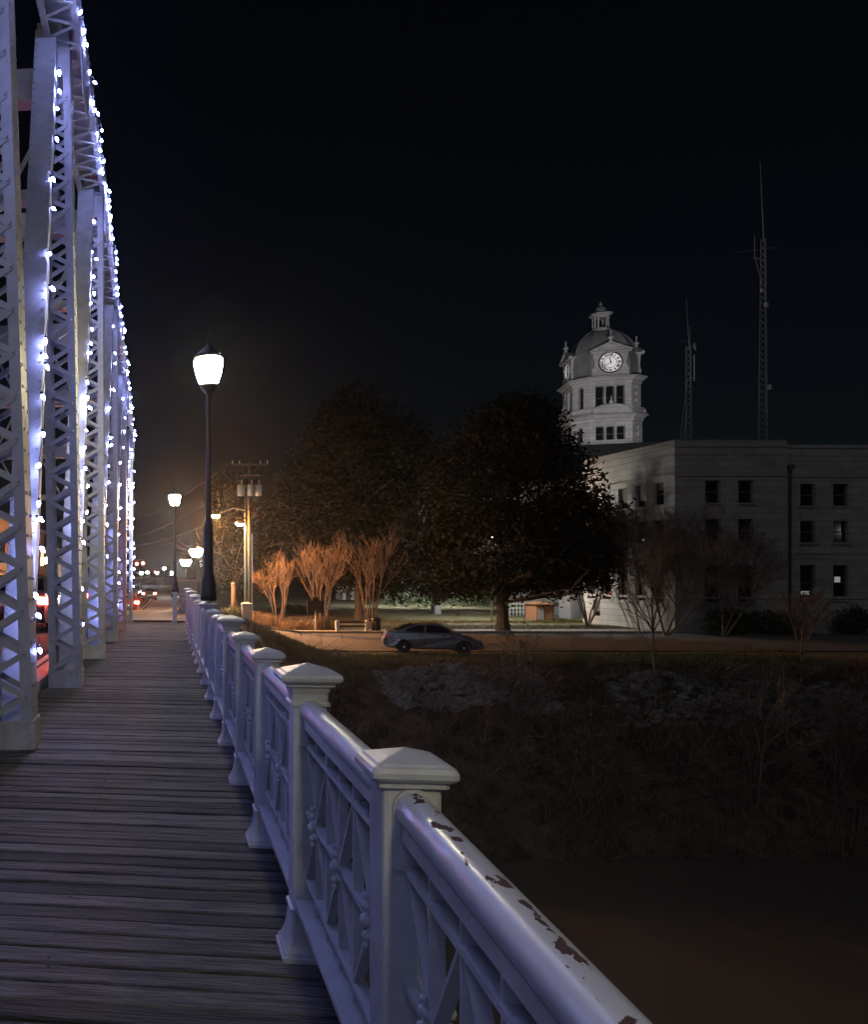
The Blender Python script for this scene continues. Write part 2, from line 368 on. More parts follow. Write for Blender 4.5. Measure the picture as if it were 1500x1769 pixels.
# nail heads
k = MB()
v = -1.5
while v < 14:
    for u in (-1.5, -.47, .6):
        for d in (-.035, .035):
            if random.random() < .75: continue
            k.lathe([(.006, 0), (.006, .003), (.002, .004)], 6, (u + random.uniform(-.01, .01), v + d, .001))
    v += PW
stuff(k.build('nail_heads', 'black', dk))
# painted steel kerb between boardwalk and roadway
k = MB(); k.box((-1.83, 10.5, .03), (.26, 36, .18))
tag(k.build('bridge_kerb', 'paint', loc=(0, 0, 0), rot=(0, 0, -TH)), 'white painted steel kerb between the roadway and the boardwalk', 'kerb')

# ------------------------------------------------------------------ truss
truss = bthing('truss', 'white riveted steel truss with laced posts along the left of the boardwalk', 'truss')
VC = [7.2 + 3.93 * i for i in range(-3, 6)]             # posts; the first three stand behind the camera
HT = [9.0, 9.0, 9.0, 9.0, 9.0, 8.8, 7.95, 7.3, 6.4]
U0, U1 = -1.60, -1.166; UM = (U0 + U1) / 2; WD = U1 - U0; DP = .30
def lens_tilt(v): return .034 * max(0.0, 1 - (v - 7.2) / 8.5) if v > 7 else .034  # made-up tilt of the truss, follows lens distortion, fades with distance
riv = [(.0, .016), (.011, .013), (.016, .006), (.017, 0)]
def rivet(q, c, ax):                                    # half-round rivet head; ax 0:+u 1:-v
    for a in range(3):
        pass
    n = 6; vs = []; c = Vector(c)
    for r, h in riv[1:]:
        for j in range(n):
            t = 2 * math.pi * j / n; a, b = r * math.cos(t), r * math.sin(t)
            vs.append(c + (Vector((h, a, b)) if ax == 0 else Vector((a, -h, b))))
    q.add(vs, [(i * n + j, i * n + (j + 1) % n, (i + 1) * n + (j + 1) % n, (i + 1) * n + j) for i in range(2) for j in range(n)] + [tuple(range(n))])
PITCH = .375
la = MB(); dx = WD - .10; dz = PITCH / 2; la.bar((-dx / 2, 0, -dz / 2), (dx / 2, 0, dz / 2), .055, .012, (0, 1, 0))
lb = MB(); lb.bar((dx / 2, -.004, -dz / 2), (-dx / 2, -.004, dz / 2), .055, .012, (0, 1, 0))
la_m, lb_m = la.mesh('lacing_bar', 'truss'), lb.mesh('lacing_bar', 'truss')
for i, (v, H) in enumerate(zip(VC, HT)):
    sh = lens_tilt(v)                                        # tilt added to the upright near posts to imitate lens distortion
    po = MB(); FW, T = .10, .012
    for s in (-1, 1):                                   # two channels: web and flanges
        x = s * (WD / 2 - T / 2)
        po.box((x, 0, H / 2), (T, DP, H))
        for y in (-1, 1): po.box((s * (WD / 2 - FW / 2), y * (DP / 2 + .006), H / 2), (FW, .012, H))
    p = po.build('post', 'truss', truss, (UM, v, 0)); p.rotation_euler = (0, -math.atan(sh), 0)
    fp = MB(); fp.box((0, -DP / 2 - .021, .125), (WD + .012, .014, .25)); fp.box((WD / 2 + .008, 0, .125), (.014, DP + .03, .25))
    fp.build('foot_plate', 'footplate', p)
    bt = MB(); bt.box((0, -DP / 2 - .019, H - .45), (WD, .012, .6)); bt.build('batten_plate', 'truss', p)
    nb = int((H - 1.1) / dz); q = MB(); bk = MB()
    for j in range(nb):
        z = .27 + dz * (j + .5)
        if i >= 3: inst('lacing_bar', la_m if j % 2 == 0 else lb_m, p, (0, -DP / 2 - .019, z))
        e = dx / 2 * (-1 if j % 2 else 1); bk.bar((-e, DP / 2 + .02, z - dz / 2), (e, DP / 2 + .02, z + dz / 2), .055, .012, (0, 1, 0))
        if i < 3: bk.bar((e, -DP / 2 - .02, z - dz / 2), (-e, -DP / 2 - .02, z + dz / 2), .055, .012, (0, 1, 0))
        if i >= 3:
            rivet(q, ((dx / 2 - .004) * (1 if j % 2 == 0 else -1), -DP / 2 - .026, z + dz / 2), 1)
            if i < 6: rivet(q, (WD / 2, -DP / 2 + .05, z), 0); rivet(q, (WD / 2, DP / 2 - .05, z), 0)
    for z in (.04, .09, .14, .19, .23):
        for x in (-WD / 2 + .03, WD / 2 - .03): rivet(q, (x, -DP / 2 - .028, z), 1)
    stuff(bk.build('rear_lacing', 'truss', p))
    if q.v: stuff(q.build('rivet_heads', 'truss', p))
# diagonals: solid plated box members rising from the foot of one post to the head of the next
for i in range(len(VC) - 1):
    a = Vector((UM - .02, VC[i] + .26, .15)); b = Vector((UM - lens_tilt((VC[i] + VC[i + 1]) / 2) * HT[i + 1], VC[i + 1] - .25, HT[i + 1] - .25))  # upper end moved sideways with the same distortion tilt
    d = MB(); d.bar(a, b, .28, .20, (0, -1, .4)); o = d.build('diagonal', 'truss', truss)
    ax = (b - a).normalized(); sd = ax.cross(Vector((0, -1, .4))).normalized(); nr = sd.cross(ax).normalized()
    q = MB(); Ln = (b - a).length; s_ = .1
    while s_ < Ln:
        for e in (-.115, .115):
            c = a + ax * s_ + sd * e + nr * .101
            q.add([c + nr * h + sd * (r * math.cos(t)) + ax * (r * math.sin(t)) for r, h in ((.015, 0), (.012, .010)) for t in [j * math.pi / 3 for j in range(6)]],
                  [(j, (j + 1) % 6, (j + 1) % 6 + 6, j + 6) for j in range(6)] + [(6, 7, 8, 9, 10, 11)])
        s_ += .12
    stuff(q.build('rivet_heads', 'truss', o))
# top chord, box section, cranked over each post, and gusset plates
for i in range(len(VC) - 1):
    a = Vector((UM, VC[i], HT[i] - .18)); b = Vector((UM, VC[i + 1], HT[i + 1] - .18))
    c = MB(); hw_ = WD / 2 + .03
    for s_ in (-1, 1):
        off_ = Vector((s_ * (hw_ - .01), 0, 0)); c.bar(a + off_, b + off_, .02, .36, (0, 0, 1)); off_ = Vector((s_ * (hw_ - .05), 0, -.172)); c.bar(a + off_, b + off_, .08, .012, (0, 0, 1))
    c.bar(a + Vector((0, 0, .172)), b + Vector((0, 0, .172)), WD + .01, .012, (0, 0, 1))
    o = c.build('top_chord', 'truss', truss)
    if i >= 2:
        zg = MB(); m_ = 20; Lq = (b - a) / m_
        for j in range(m_):
            e_ = (hw_ - .05) * (1 if j % 2 else -1); dn = Vector((0, 0, -.184 - .003 * (j % 2)))
            zg.bar(a + Lq * j + Vector((e_, 0, 0)) + dn, a + Lq * (j + 1) + Vector((-e_, 0, 0)) + dn, .05, .01, (0, 0, 1))
        stuff(zg.build('chord_lacing', 'truss', o))
    q = MB(); L_ = (b - a).length; dr = (b - a).normalized(); s_ = .08
    while s_ < L_:
        for zz in (-.14, .14): rivet(q, a + dr * s_ + Vector((WD / 2 + .031, 0, zz)), 0)
        s_ += .15
    if i >= 2: stuff(q.build('rivet_heads', 'truss', o))
for i in range(2, len(VC)):
    g = MB(); z = HT[i] - .35
    g.prism([(VC[i] - .62, z - .25), (VC[i] - .35, z - .75), (VC[i] + .35, z - .75), (VC[i] + .5, z - .2), (VC[i] + .5, z + .1), (VC[i] - .62, z + .1)], U1 + .036, U1 + .048, ax=0)
    g.build('gusset_plate', 'truss', truss)
# overhead sway frames between this truss and the one across the road
for i in range(3, len(VC)):
    z = HT[i] - .8; f = MB(); us = UM - .1; ue = -9.6
    f.box(((us + ue) / 2, VC[i], z), (us - ue, .26, .42)); f.box(((us + ue) / 2, VC[i], z - 1.5), (us - ue, .2, .16))
    o = f.build('sway_strut', 'truss', truss)
    n = 12; st = (us - ue) / n; bm_ = MB(); bm_.bar((-st / 2, 0, -.62), (st / 2, 0, .62), .06, .012, (0, 1, 0)); mm = bm_.mesh('brace_bar', 'truss')
    for j in range(n):
        inst('brace_bar', mm, o, (us - st * (j + .5), VC[i] - .11 + .014 * (j % 2), z - .82), (0, 0, math.pi if j % 2 else 0))

# ------------------------------------------------------------------ string lights on the truss
bm_ = MB(); bm_.lathe([(.005, .044), (.0185, .012), (.010, -.014)], 6); BULB = [bm_.mesh('bulb', q, True) for q in ('bulb', 'bulb', 'bulb_hot', 'bulb_dim', 'bulb_dim')]
sk = MB(); sk.lathe([(.010, -.012), (.011, -.036), (.007, -.045)], 6); sock_m = sk.mesh('socket', 'wire')
def string(label, pts, step, sag=.02, first=0.0):
    t = thing('light_string', label, 'string lights', (0, 0, 0), -TH, 'strings of blue white bulbs on the truss')
    pts = [Vector(p) for p in pts]; wire = []; d = 0; nxt = first
    for a, b in zip(pts[:-1], pts[1:]):
        L_ = (b - a).length; dr = (b - a) / L_
        while nxt < d + L_:
            c = a + dr * (nxt - d) + Vector((random.uniform(-.03, .05), random.uniform(-.05, .03), random.uniform(-.02, .02)))
            wire.append(c)
            rot = (random.uniform(-.9, .9) + math.pi, random.uniform(-.9, .9), 0)
            bl = inst('bulb', random.choice(BULB), t, c + Vector((0, 0, -.04)), rot, (1.15,) * 3); inst('socket', sock_m, bl)
            nxt += step * random.choice((.45, .8, 1.0, 1.1, 1.3, 1.7))
        d += L_
    fine = []
    for a, b in zip(wire[:-1], wire[1:]): fine += [a, (a + b) / 2 + Vector((0, 0, -sag))]
    fine.append(wire[-1])
    MB().path(fine, [.005] * len(fine), 4).build('wire', 'wire', t)
    return t
eu = U1 + .07
string('dense string of bulbs along the outer edge of the truss top chord',
       [(eu, VC[j], HT[j] - .33) for j in range(2, 9)], .32)
for i in range(2, 8):
    lb_ = ['string of bulbs on the diagonal beside the nearest laced post, out of view', 'string of bulbs hanging beside the nearest wide diagonal, left edge of the picture',
           'string of bulbs down the second diagonal, between the second and third laced posts', 'string of bulbs down the third diagonal, between the third and fourth laced posts',
           'string of bulbs down the fourth diagonal of the truss', 'string of bulbs down the farthest diagonal, at the end of the truss'][i - 2]
    a = (UM + .16, VC[i] + .22, .9); b = (UM + .17 - lens_tilt((VC[i] + VC[i + 1]) / 2) * HT[i + 1], VC[i + 1] - .38, HT[i + 1] - .6)
    string(lb_, [a, b], .42, .04)
string('string of bulbs down the last post of the truss', [(U1 + .05, VC[8] - .2, 1.2), (U1 + .05, VC[8] - .2, 6.0)], .3)
string('string of bulbs on the truss behind the viewer, out of view', [(eu, VC[0], 8.6), (eu, VC[2], 8.6)], .5)
string('lower string of bulbs on the truss behind the viewer, out of view', [(UM + .22, VC[0] + .25, .9), (UM + .2, VC[1] - .35, 8.3)], .6)
string('second lower string of bulbs on the truss beside the viewer, out of view', [(UM + .22, VC[1] + .25, .9), (UM + .2, VC[2] - .35, 8.3)], .45)

# ------------------------------------------------------------------ railing
UR = .558
rail = bthing('railing', 'white painted iron railing with capped posts and starburst panels beside the boardwalk', 'railing')
def sqmesh(name, prof, m='paint', r=.012): return MB().loft(lambda h: rsq(h, r), prof).mesh(name, m)
shaft_m = sqmesh('post', [(.066, .15), (.066, 1.045)])
base_m = sqmesh('base', [(.112, 0), (.112, .018), (.106, .022), (.104, .036), (.100, .04), (.090, .06), (.078, .10), (.0715, .15), (.070, .178), (.076, .184), (.076, .196), (.0675, .202)])
cap_m = sqmesh('cap', [(.072, 1.030), (.080, 1.034), (.080, 1.044), (.090, 1.050), (.0965, 1.058), (.0965, 1.070), (.091, 1.080), (.082, 1.083), (.078, 1.088), (.002, 1.112)])
bigcap_m = sqmesh('cap', [(.072, 1.000), (.078, 1.003), (.078, 1.014), (.070, 1.022), (.072, 1.05), (.082, 1.074), (.094, 1.082), (.094, 1.092), (.108, 1.097), (.118, 1.106), (.120, 1.118), (.114, 1.130), (.100, 1.134), (.095, 1.139), (.002, 1.168)])
def boss():                                             # arched collar round the hand rail on the post face
    q = MB(); w2 = .047; pts = [(-w2, .845), (w2, .845), (w2, .985)]
    pts += [(w2 * math.cos(t), .985 + w2 * math.sin(t)) for t in [math.pi * j / 8 for j in range(1, 8)]] + [(-w2, .985)]
    q.prism(pts, -.078, .078); return q.mesh('rail_collar', 'paint')
boss_m = boss()
SP = 1.372; VP = [2.03 + SP * k for k in range(-3, 17)]; LP = SP - .132
tube = MB(); tube.path([(0, -LP / 2, 0), (0, LP / 2, 0)], [.041, .041], 20, False); tube_m = tube.mesh('handrail', 'paint', True)
tube2_m = tube_m.copy(); tube2_m.materials.clear(); tube2_m.materials.append(M['chipped'])
def flat(dx, dz, L_): return MB().box((0, 0, 0), (dx, L_, dz)).mesh('bar', 'paint')
seat_m = flat(.052, .036, LP); h_m = flat(.040, .015, LP); ledge_m = flat(.12, .022, LP)
ZU, ZM, ZB = .850, .585, .315; CW = LP / 3
def plate(a, b): return MB().bar(a, b, .046, .011, (0, (b[2] - a[2]), -(b[1] - a[1]))).mesh('lattice_bar', 'paint')
def plate2(a, b):                                       # thin strip, deep across the railing
    a, b = Vector(a), Vector(b); d = (b - a).normalized(); nrm = Vector((0, -d.z, d.y)); q = MB(); vs = []
    for e in (a, b):
        for i, j in ((-1, -1), (1, -1), (1, 1), (-1, 1)): vs.append(e + Vector((.015 * i, 0, 0)) + nrm * (.0055 * j))
    return q.add(vs, [(0, 1, 2, 3), (7, 6, 5, 4), (0, 4, 5, 1), (1, 5, 6, 2), (2, 6, 7, 3), (3, 7, 4, 0)]).mesh('lattice_bar', 'paint')
d1_m = plate2((0, -CW / 2 + .01, ZB + .01), (0, CW / 2 - .01, ZU - .01)); d2_m = plate2((0, CW / 2 - .01, ZB + .01), (0, -CW / 2 + .01, ZU - .01))
vb_m = plate2((0, 0, ZB - .06), (0, 0, ZU + .07))
ro = MB()
for s in (-1, 1):
    for zz, r in ((0, .020), (.040, .013), (-.040, .013), (.066, .010), (-.066, .010)):
        ro.lathe([(.003, -r), (r * .75, -r * .7), (r, 0), (r * .75, r * .7), (.003, r)], 8, (s * .026, 0, zz))
ro.lathe([(.022, -.045), (.026, -.03), (.020, -.018), (.026, 0), (.020, .018), (.026, .03), (.022, .045)], 8)
ros_m = ro.mesh('rosette', 'paint', True)
for k, v in enumerate(VP):
    big = (k - 3) % 3 == 1
    uk = UR - .042 * max(0, VP[3] - v); um = UR - .042 * max(0, VP[3] - v - SP / 2); rk = -.042 if k < 3 else 0  # nearest bays of the straight railing bent inwards to follow lens distortion
    p = inst('post', shaft_m, rail, (uk, v, 0)); inst('base', base_m, p); inst('cap', bigcap_m if big else cap_m, p)
    inst('rail_collar', boss_m, p)
    if k == len(VP) - 1: break
    vm = v + SP / 2
    hr = inst('handrail', tube2_m if k in (2,) else tube_m, rail, (um, vm, .985), (0, 0, rk))
    if k == 2: hr['label'] = 'nearest hand rail length with chipped paint and rust patches'
    pan = inst('panel', h_m, rail, (um, vm, ZM), (0, 0, rk))
    inst('rail_seat', seat_m, pan, (0, 0, .932 - ZM)); inst('upper_bar', h_m, pan, (0, 0, ZU - ZM)); inst('lower_bar', h_m, pan, (0, 0, ZB - ZM))
    inst('ledge', ledge_m, pan, (0, 0, .225 - ZM))
    for c in range(3):
        y = (c - 1) * CW
        inst('lattice_bar', d1_m, pan, (.002, y, -ZM)); inst('lattice_bar', d2_m, pan, (-.002, y, -ZM)); inst('lattice_bar', vb_m, pan, (0, y, -ZM))
        inst('rosette', ros_m, pan, (0, y, 0))
    for c in (-1, 1): inst('lattice_bar', vb_m, pan, (0, c * CW / 2, -ZM))
# outer stringer carrying the railing
MB().box((.70, 11.2, -.16), (.05, 31.0, .36)).build('stringer', 'paint', rail)
# return of the railing at the far end with its gate-like panel and pier
er = bthing('end_railing', 'short white railing return with crossed bars at the far end of the boardwalk', 'railing', 0, 26.2, 0)
p = inst('post', shaft_m, er, (.20, 0, -.1)); inst('base', base_m, p); inst('cap', cap_m, p)
for z in (.93, .80, .3, .15): MB().box((.39, 0, z), (.26, .03, .03)).build('bar', 'paint', er)
for a, b in (((.27, 0, .3), (.51, 0, .8)), ((.51, 0, .3), (.27, 0, .8))): MB().bar(a, b, .02, .012, (0, 1, 0)).build('lattice_bar', 'paint', er)

# ------------------------------------------------------------------ bridge lamps
def lamp_meshes():
    d = {}
    q = MB(); q.lathe([(.112, 0), (.112, .10), (.104, .12), (.100, .24), (.088, .30), (.072, .36), (.066, .40), (.066, .95), (.062, 1.02), (.070, 1.04), (.056, 1.07),
                       (.042, 1.14), (.036, 1.9), (.030, 2.62), (.040, 2.64), (.040, 2.67), (.028, 2.69), (.026, 2.92)], 14)
    d['pole'] = q.mesh('pole', 'black', True)
    q = MB(); q.lathe([(.028, 2.88), (.06, 2.92), (.115, 2.98), (.13, 3.02), (.11, 3.03)], 14); d['fitter'] = q.mesh('fitter', 'black', True)
    q = MB(); q.lathe([(.10, 3.025), (.135, 3.06), (.175, 3.18), (.198, 3.31), (.200, 3.36), (.185, 3.39), (.12, 3.40)], 16); d['globe'] = q
    q = MB(); q.lathe([(.205, 3.385), (.212, 3.405), (.15, 3.47), (.075, 3.53), (.04, 3.55), (.022, 3.60), (.03, 3.63), (.012, 3.67), (.006, 3.76)], 14); d['lid'] = q.mesh('lid', 'black', True)
    return d
LM = lamp_meshes()
GL = {g: LM['globe'].mesh('globe', g, True) for g in ('globe_warm', 'globe_white', 'globe_yel')}
def lamp(label, loc, globe, sc=1.0, group='post top lamps along the bridge and street'):
    t = thing('street_lamp', label, 'street lamp', loc, -TH, group); t.scale = (sc,) * 3
    inst('pole', LM['pole'], t); inst('fitter', LM['fitter'], t); inst('globe', GL[globe], t); inst('lid', LM['lid'], t)
    return t
lamp('tall black lamp with glowing yellowish globe on the railing, nearest of the lamps', BW(UR, VP[10], 1.165), 'globe_warm', 1.0)
lamp('black lamp with white globe on the pier at the far end of the boardwalk', BW(.20, 26.2, 1.01), 'globe_white', .9)
lamp('black lamp with yellowish globe on the railing behind the viewer, out of view', BW(UR, VP[10] - 14.5, 1.165), 'globe_warm', 1.0)
for lab, px, py, Z, g in (('bright amber street lamp across the road, seen between the first two laced posts', 78, 968, 62, 'globe_yel'),
                       ('amber street lamp across the road, seen through the third laced post', 157, 985, 100, 'globe_yel'),
                       ('farthest amber street lamp across the road, beside the fourth laced post', 187, 985, 130, 'globe_yel'),
                       ('lower of the two brilliant white street lamps beyond the end of the bridge', 321, 972, 60, 'globe_white'),
                       ('upper of the two brilliant white street lamps beyond the end of the bridge', 339, 955, 52, 'globe_white'),
                       ('small white street lamp low over the far pavement', 297, 990, 118, 'globe_white')):
    q = P(px, py, Z); gz = float(ground_z(q.x, q.y)); u_, v_ = q.x * CT - q.y * ST, q.x * ST + q.y * CT
    gz = float(road_z(v_)); sc = (q.z - gz) / 3.22
    t = lamp(lab, (q.x, q.y, gz), g, sc)
    if 'brilliant' in lab:                              # heads widened to stand in for lamp glare
        for c_ in t.children:
            if c_.name.split('.')[0] in ('globe', 'lid', 'fitter'): c_.scale = (1.7, 1.7, 1.0)

# ------------------------------------------------------------------ generic plants
def leaves(name, m, pts, size, parent=None, n3=None, flat_=.0):
    pts = np.asarray(pts); N = len(pts)
    a = RNG.normal(size=(N, 3)); a /= np.linalg.norm(a, axis=1)[:, None]
    b = RNG.normal(size=(N, 3)); b -= a * (a * b).sum(1)[:, None]; b /= np.linalg.norm(b, axis=1)[:, None]
    s = size * RNG.uniform(.6, 1.3, N)[:, None]
    vs = np.stack([pts - a * s, pts + b * s * .42, pts + a * s, pts - b * s * .42], 1).reshape(-1, 3)
    me = bpy.data.meshes.new(name); me.vertices.add(4 * N); me.vertices.foreach_set('co', vs.ravel())
    me.loops.add(4 * N); me.loops.foreach_set('vertex_index', np.arange(4 * N, dtype=np.int32))
    me.polygons.add(N); me.polygons.foreach_set('loop_start', np.arange(0, 4 * N, 4, dtype=np.int32))
    me.polygons.foreach_set('loop_total', np.full(N, 4, dtype=np.int32)); me.update(calc_edges=True); me.materials.append(M[m])
    return stuff(inst(name, me, parent))
def crown_pts(lobes, nclump, per, spread):
    out = []; vol = np.array([l[1][0] * l[1][1] * l[1][2] for l in lobes]) ** .75; pr = vol / vol.sum()
    for li, c in zip(range(len(lobes)), RNG.multinomial(nclump, pr)):
        ce, ra = np.array(lobes[li][0]), np.array(lobes[li][1])
        d = RNG.normal(size=(c, 3)); d /= np.linalg.norm(d, axis=1)[:, None]
        rr = RNG.uniform(.30, 1.0, c) ** .5 * RNG.uniform(.88, 1.10, c)
        cc = ce + d * rr[:, None] * ra
        out.append((cc[:, None, :] + RNG.normal(size=(c, per, 3)) * spread).reshape(-1, 3))
    return np.concatenate(out)
def branch(mb, p, d, L_, r, lev, rnd, kids=(2, 3), spread=.5, up=.1, seg=3, ratio=.68, minr=.004, n=5):
    pts = [p]; rad = [r]; q = Vector(p); dd = Vector(d).normalized()
    for i in range(seg):
        dd = (dd + Vector((rnd.gauss(0, .10), rnd.gauss(0, .10), rnd.gauss(0, .06) + up * .3))).normalized()
        q = q + dd * (L_ / seg); pts.append(q.copy()); rad.append(max(minr, r * (1 - .45 * (i + 1) / seg)))
    mb.path(pts, rad, n if lev > 1 else 3, False)
    if lev <= 0: return
    for k in range(rnd.randint(*kids)):
        t = rnd.uniform(.45, 1.0); i = min(seg, max(1, int(round(t * seg)))); s = Vector((rnd.gauss(0, 1), rnd.gauss(0, 1), rnd.gauss(0, .6)))
        nd = (dd + s.normalized() * spread * rnd.uniform(.6, 1.3) + Vector((0, 0, up))).normalized()
        branch(mb, pts[i], nd, L_ * ratio * rnd.uniform(.75, 1.2), max(minr, rad[i] * .68), lev - 1, rnd, kids, spread, up, seg, ratio, minr, n)

# two great magnolias in front of the courthouse
def magnolia(label, base, tr, th, lobes, nclump, per, size, spread=.34, seed=1):
    t = thing('magnolia_tree', label, 'tree', base); rnd = random.Random(seed)
    q = MB(); q.path([(0, 0, -.3), (.02, 0, .15), (.03, 0, .8), (0, .05, 1.8), (-.1, .1, th)], [tr * 1.5, tr * 1.1, tr * .85, tr * .75, tr * .3], 10)
    for k in range(14):
        z = rnd.uniform(1.4, th * .85); a = rnd.uniform(0, 6.28)
        branch(q, (0, 0, z), (math.cos(a), math.sin(a), rnd.uniform(.1, .7)), rnd.uniform(2.2, 4.2), tr * .3, 2, rnd, (2, 3), .6, .05)
    q.build('trunk', 'bark', t)
    pts = crown_pts([((c[0] - base[0], c[1] - base[1], c[2] - base[2]), r_) for c, r_ in lobes], nclump, per, spread)
    leaves('crown', 'leaf', pts, size, t)
    return t
def lobe(px, py, Z, rx, rz, ry=None): return (tuple(P(px, py, Z)), (rx * Z / F, (ry or rx) * Z / F, rz * Z / F))
b = P(868, 1088, 54); b.z = float(ground_z(b.x, b.y))
magnolia('broad dark magnolia with thick trunk, in front of the pale stone building', tuple(b), .42, 9.5,
         [lobe(880, 770, 54, 95, 80), lobe(820, 850, 54, 85, 110), lobe(930, 850, 54, 95, 110), lobe(985, 930, 54, 88, 90), lobe(850, 950, 54, 105, 85),
          lobe(1010, 975, 54, 60, 55), lobe(780, 960, 55, 55, 80), lobe(905, 985, 54, 110, 45), lobe(895, 720, 54, 60, 38)], 3300, 14, .17, seed=2)
b = P(620, 1075, 66); b.z = float(ground_z(b.x, b.y))
magnolia('tall dark evergreen tree behind the bare crape myrtles, left of the broad magnolia', tuple(b), .4, 13,
         [lobe(620, 720, 66, 62, 62), lobe(600, 800, 66, 95, 80), lobe(680, 800, 66, 85, 90), lobe(540, 870, 66, 75, 70), lobe(620, 900, 66, 120, 80), lobe(720, 900, 67, 70, 110),
          lobe(500, 900, 65, 45, 50), lobe(660, 980, 67, 100, 50), lobe(575, 735, 66, 38, 40)], 3000, 13, .2, spread=.42, seed=3)
b = P(752, 1060, 82); b.z = float(ground_z(b.x, b.y))
magnolia('dark evergreen tree filling the gap between the two great trees', tuple(b), .35, 9,
         [lobe(745, 900, 82, 70, 110), lobe(720, 830, 82, 45, 60), lobe(770, 985, 82, 80, 45)], 1100, 12, .25, spread=.5, seed=4)
b = P(405, 1050, 66); b.z = float(ground_z(b.x, b.y))
magnolia('small leafy evergreen tree lit green and white behind the utility pole', tuple(b), .22, 6,
         [lobe(400, 960, 66, 50, 60), lobe(440, 930, 66, 45, 60), lobe(400, 860, 67, 40, 50), lobe(430, 990, 66, 60, 30)], 900, 12, .15, seed=5)
# bare crape myrtles in the orange light
def myrtle(label, px, py, Z, h, ns, seed, lev=4, spr=.42):
    q = P(px, py, Z); q.z = float(ground_z(q.x, q.y)) - .05; t = thing('crape_myrtle', label, 'tree', q, 0, 'bare crape myrtles by the street')
    rnd = random.Random(seed); mb = MB(); tw = MB()
    for k in range(ns):
        a = 2 * math.pi * k / ns + rnd.uniform(-.3, .3); d = Vector((math.cos(a) * .15, math.sin(a) * .15, 1))
        p0 = Vector((math.cos(a) * .22, math.sin(a) * .22, 0)); L_ = h * rnd.uniform(.36, .5); dn = d.normalized()
        pts = [p0 + dn * (L_ * s) + Vector((rnd.gauss(0, .03), rnd.gauss(0, .03), 0)) for s in (0, .33, .66, 1)]
        mb.path(pts, [.055, .047, .040, .034], 6, False)
        for j in range(3):
            dd = (dn + Vector((rnd.gauss(0, .22), rnd.gauss(0, .22), .15))).normalized()
            branch(tw, pts[rnd.choice((2, 3, 3))], dd, h * .24, .024, lev - 1, rnd, (2, 4), spr, .12, 3, .72, .0055)
    mb.build('trunk', 'pale_bark', t, smooth=True); tw.build('crown', 'pale_bark', t); return t
myrtle('smallest bare crape myrtle, brightest orange, next to the utility pole', 482, 1082, 55, 4.8, 6, 11)
myrtle('widest bare crape myrtle with many stems, behind the marker sign', 556, 1088, 54, 6.0, 9, 12)
myrtle('bare crape myrtle on the right of the three, behind the litter bin', 640, 1086, 56, 6.6, 7, 13)
# bare trees on the river bank
def bare(label, px, py, Z, h, seed, ns=1, lev=4, r=.05, spr=.55, m='twig', L0=.5, up=.12, kids=(2, 4)):
    q = P(px, py, Z); q.z = float(ground_z(q.x, q.y)) - .1; t = thing('bare_tree', label, 'tree', q); rnd = random.Random(seed)
    mb = MB(); tw = MB()
    for k in range(ns):
        d = Vector((rnd.gauss(0, .15 if ns == 1 else .4), rnd.gauss(0, .15), 1)).normalized(); pts = [Vector((0, 0, 0))]
        for i in range(6): d = (d + Vector((rnd.gauss(0, .07), rnd.gauss(0, .07), .05))).normalized(); pts.append(pts[-1] + d * h / 7)
        mb.path(pts, [r * (1 - .13 * i) for i in range(7)], 6, False)
        for j in range(11):
            i = rnd.randint(2, 6); s = Vector((rnd.gauss(0, 1), rnd.gauss(0, 1), .5)).normalized()
            branch(tw, pts[i], (d * .6 + s * .8).normalized(), h * .3 * (1 - .08 * i) * 1.1, r * .4, lev - 1, rnd, kids, spr, up, 3, .7, .006)
    mb.build('trunk', m, t); tw.build('crown', m, t); return t
bare('tallest slender bare tree on the river bank, before the stone building corner', 1133, 1235, 35, 6.2, 21, r=.07, spr=.5)
bare('small forked bare tree at the edge of the street, right of the picture', 1383, 1165, 38.5, 2.9, 22, ns=3, lev=4, r=.045, spr=.6)
bare('bushy bare tree whose twigs cover the corner of the stone building', 1150, 1100, 50, 7.0, 23, ns=4, lev=5, r=.07, spr=.6, kids=(3, 4))
bare('wide low bare tree in front of the stone building windows', 1250, 1095, 49.5, 5.6, 24, ns=3, lev=4, r=.06, spr=.65, kids=(3, 4))
bare('dense twiggy tree added to shade the side wall of the stone building', 1016, 1080, 57.5, 8.0, 29, ns=6, lev=5, r=.06, spr=.6, kids=(3, 4))  # added between the yard lamp and the wall to cast a shadow
bare('leaning bare sapling with drooping twigs near the water, centre of the bank', 1040, 1420, 29.6, 3.6, 25, r=.035, spr=.7, up=-.05)
bare('thin bare sapling near the water, right of the leaning one', 1310, 1440, 29.2, 4.2, 26, r=.04, spr=.5)
bare('thin bare sapling on the bank below the parked car', 885, 1300, 32.5, 3.6, 27, r=.03, spr=.45)
bare('pair of thin bare saplings low on the bank, far right', 1440, 1390, 30.2, 3.4, 28, ns=2, r=.03, spr=.5)
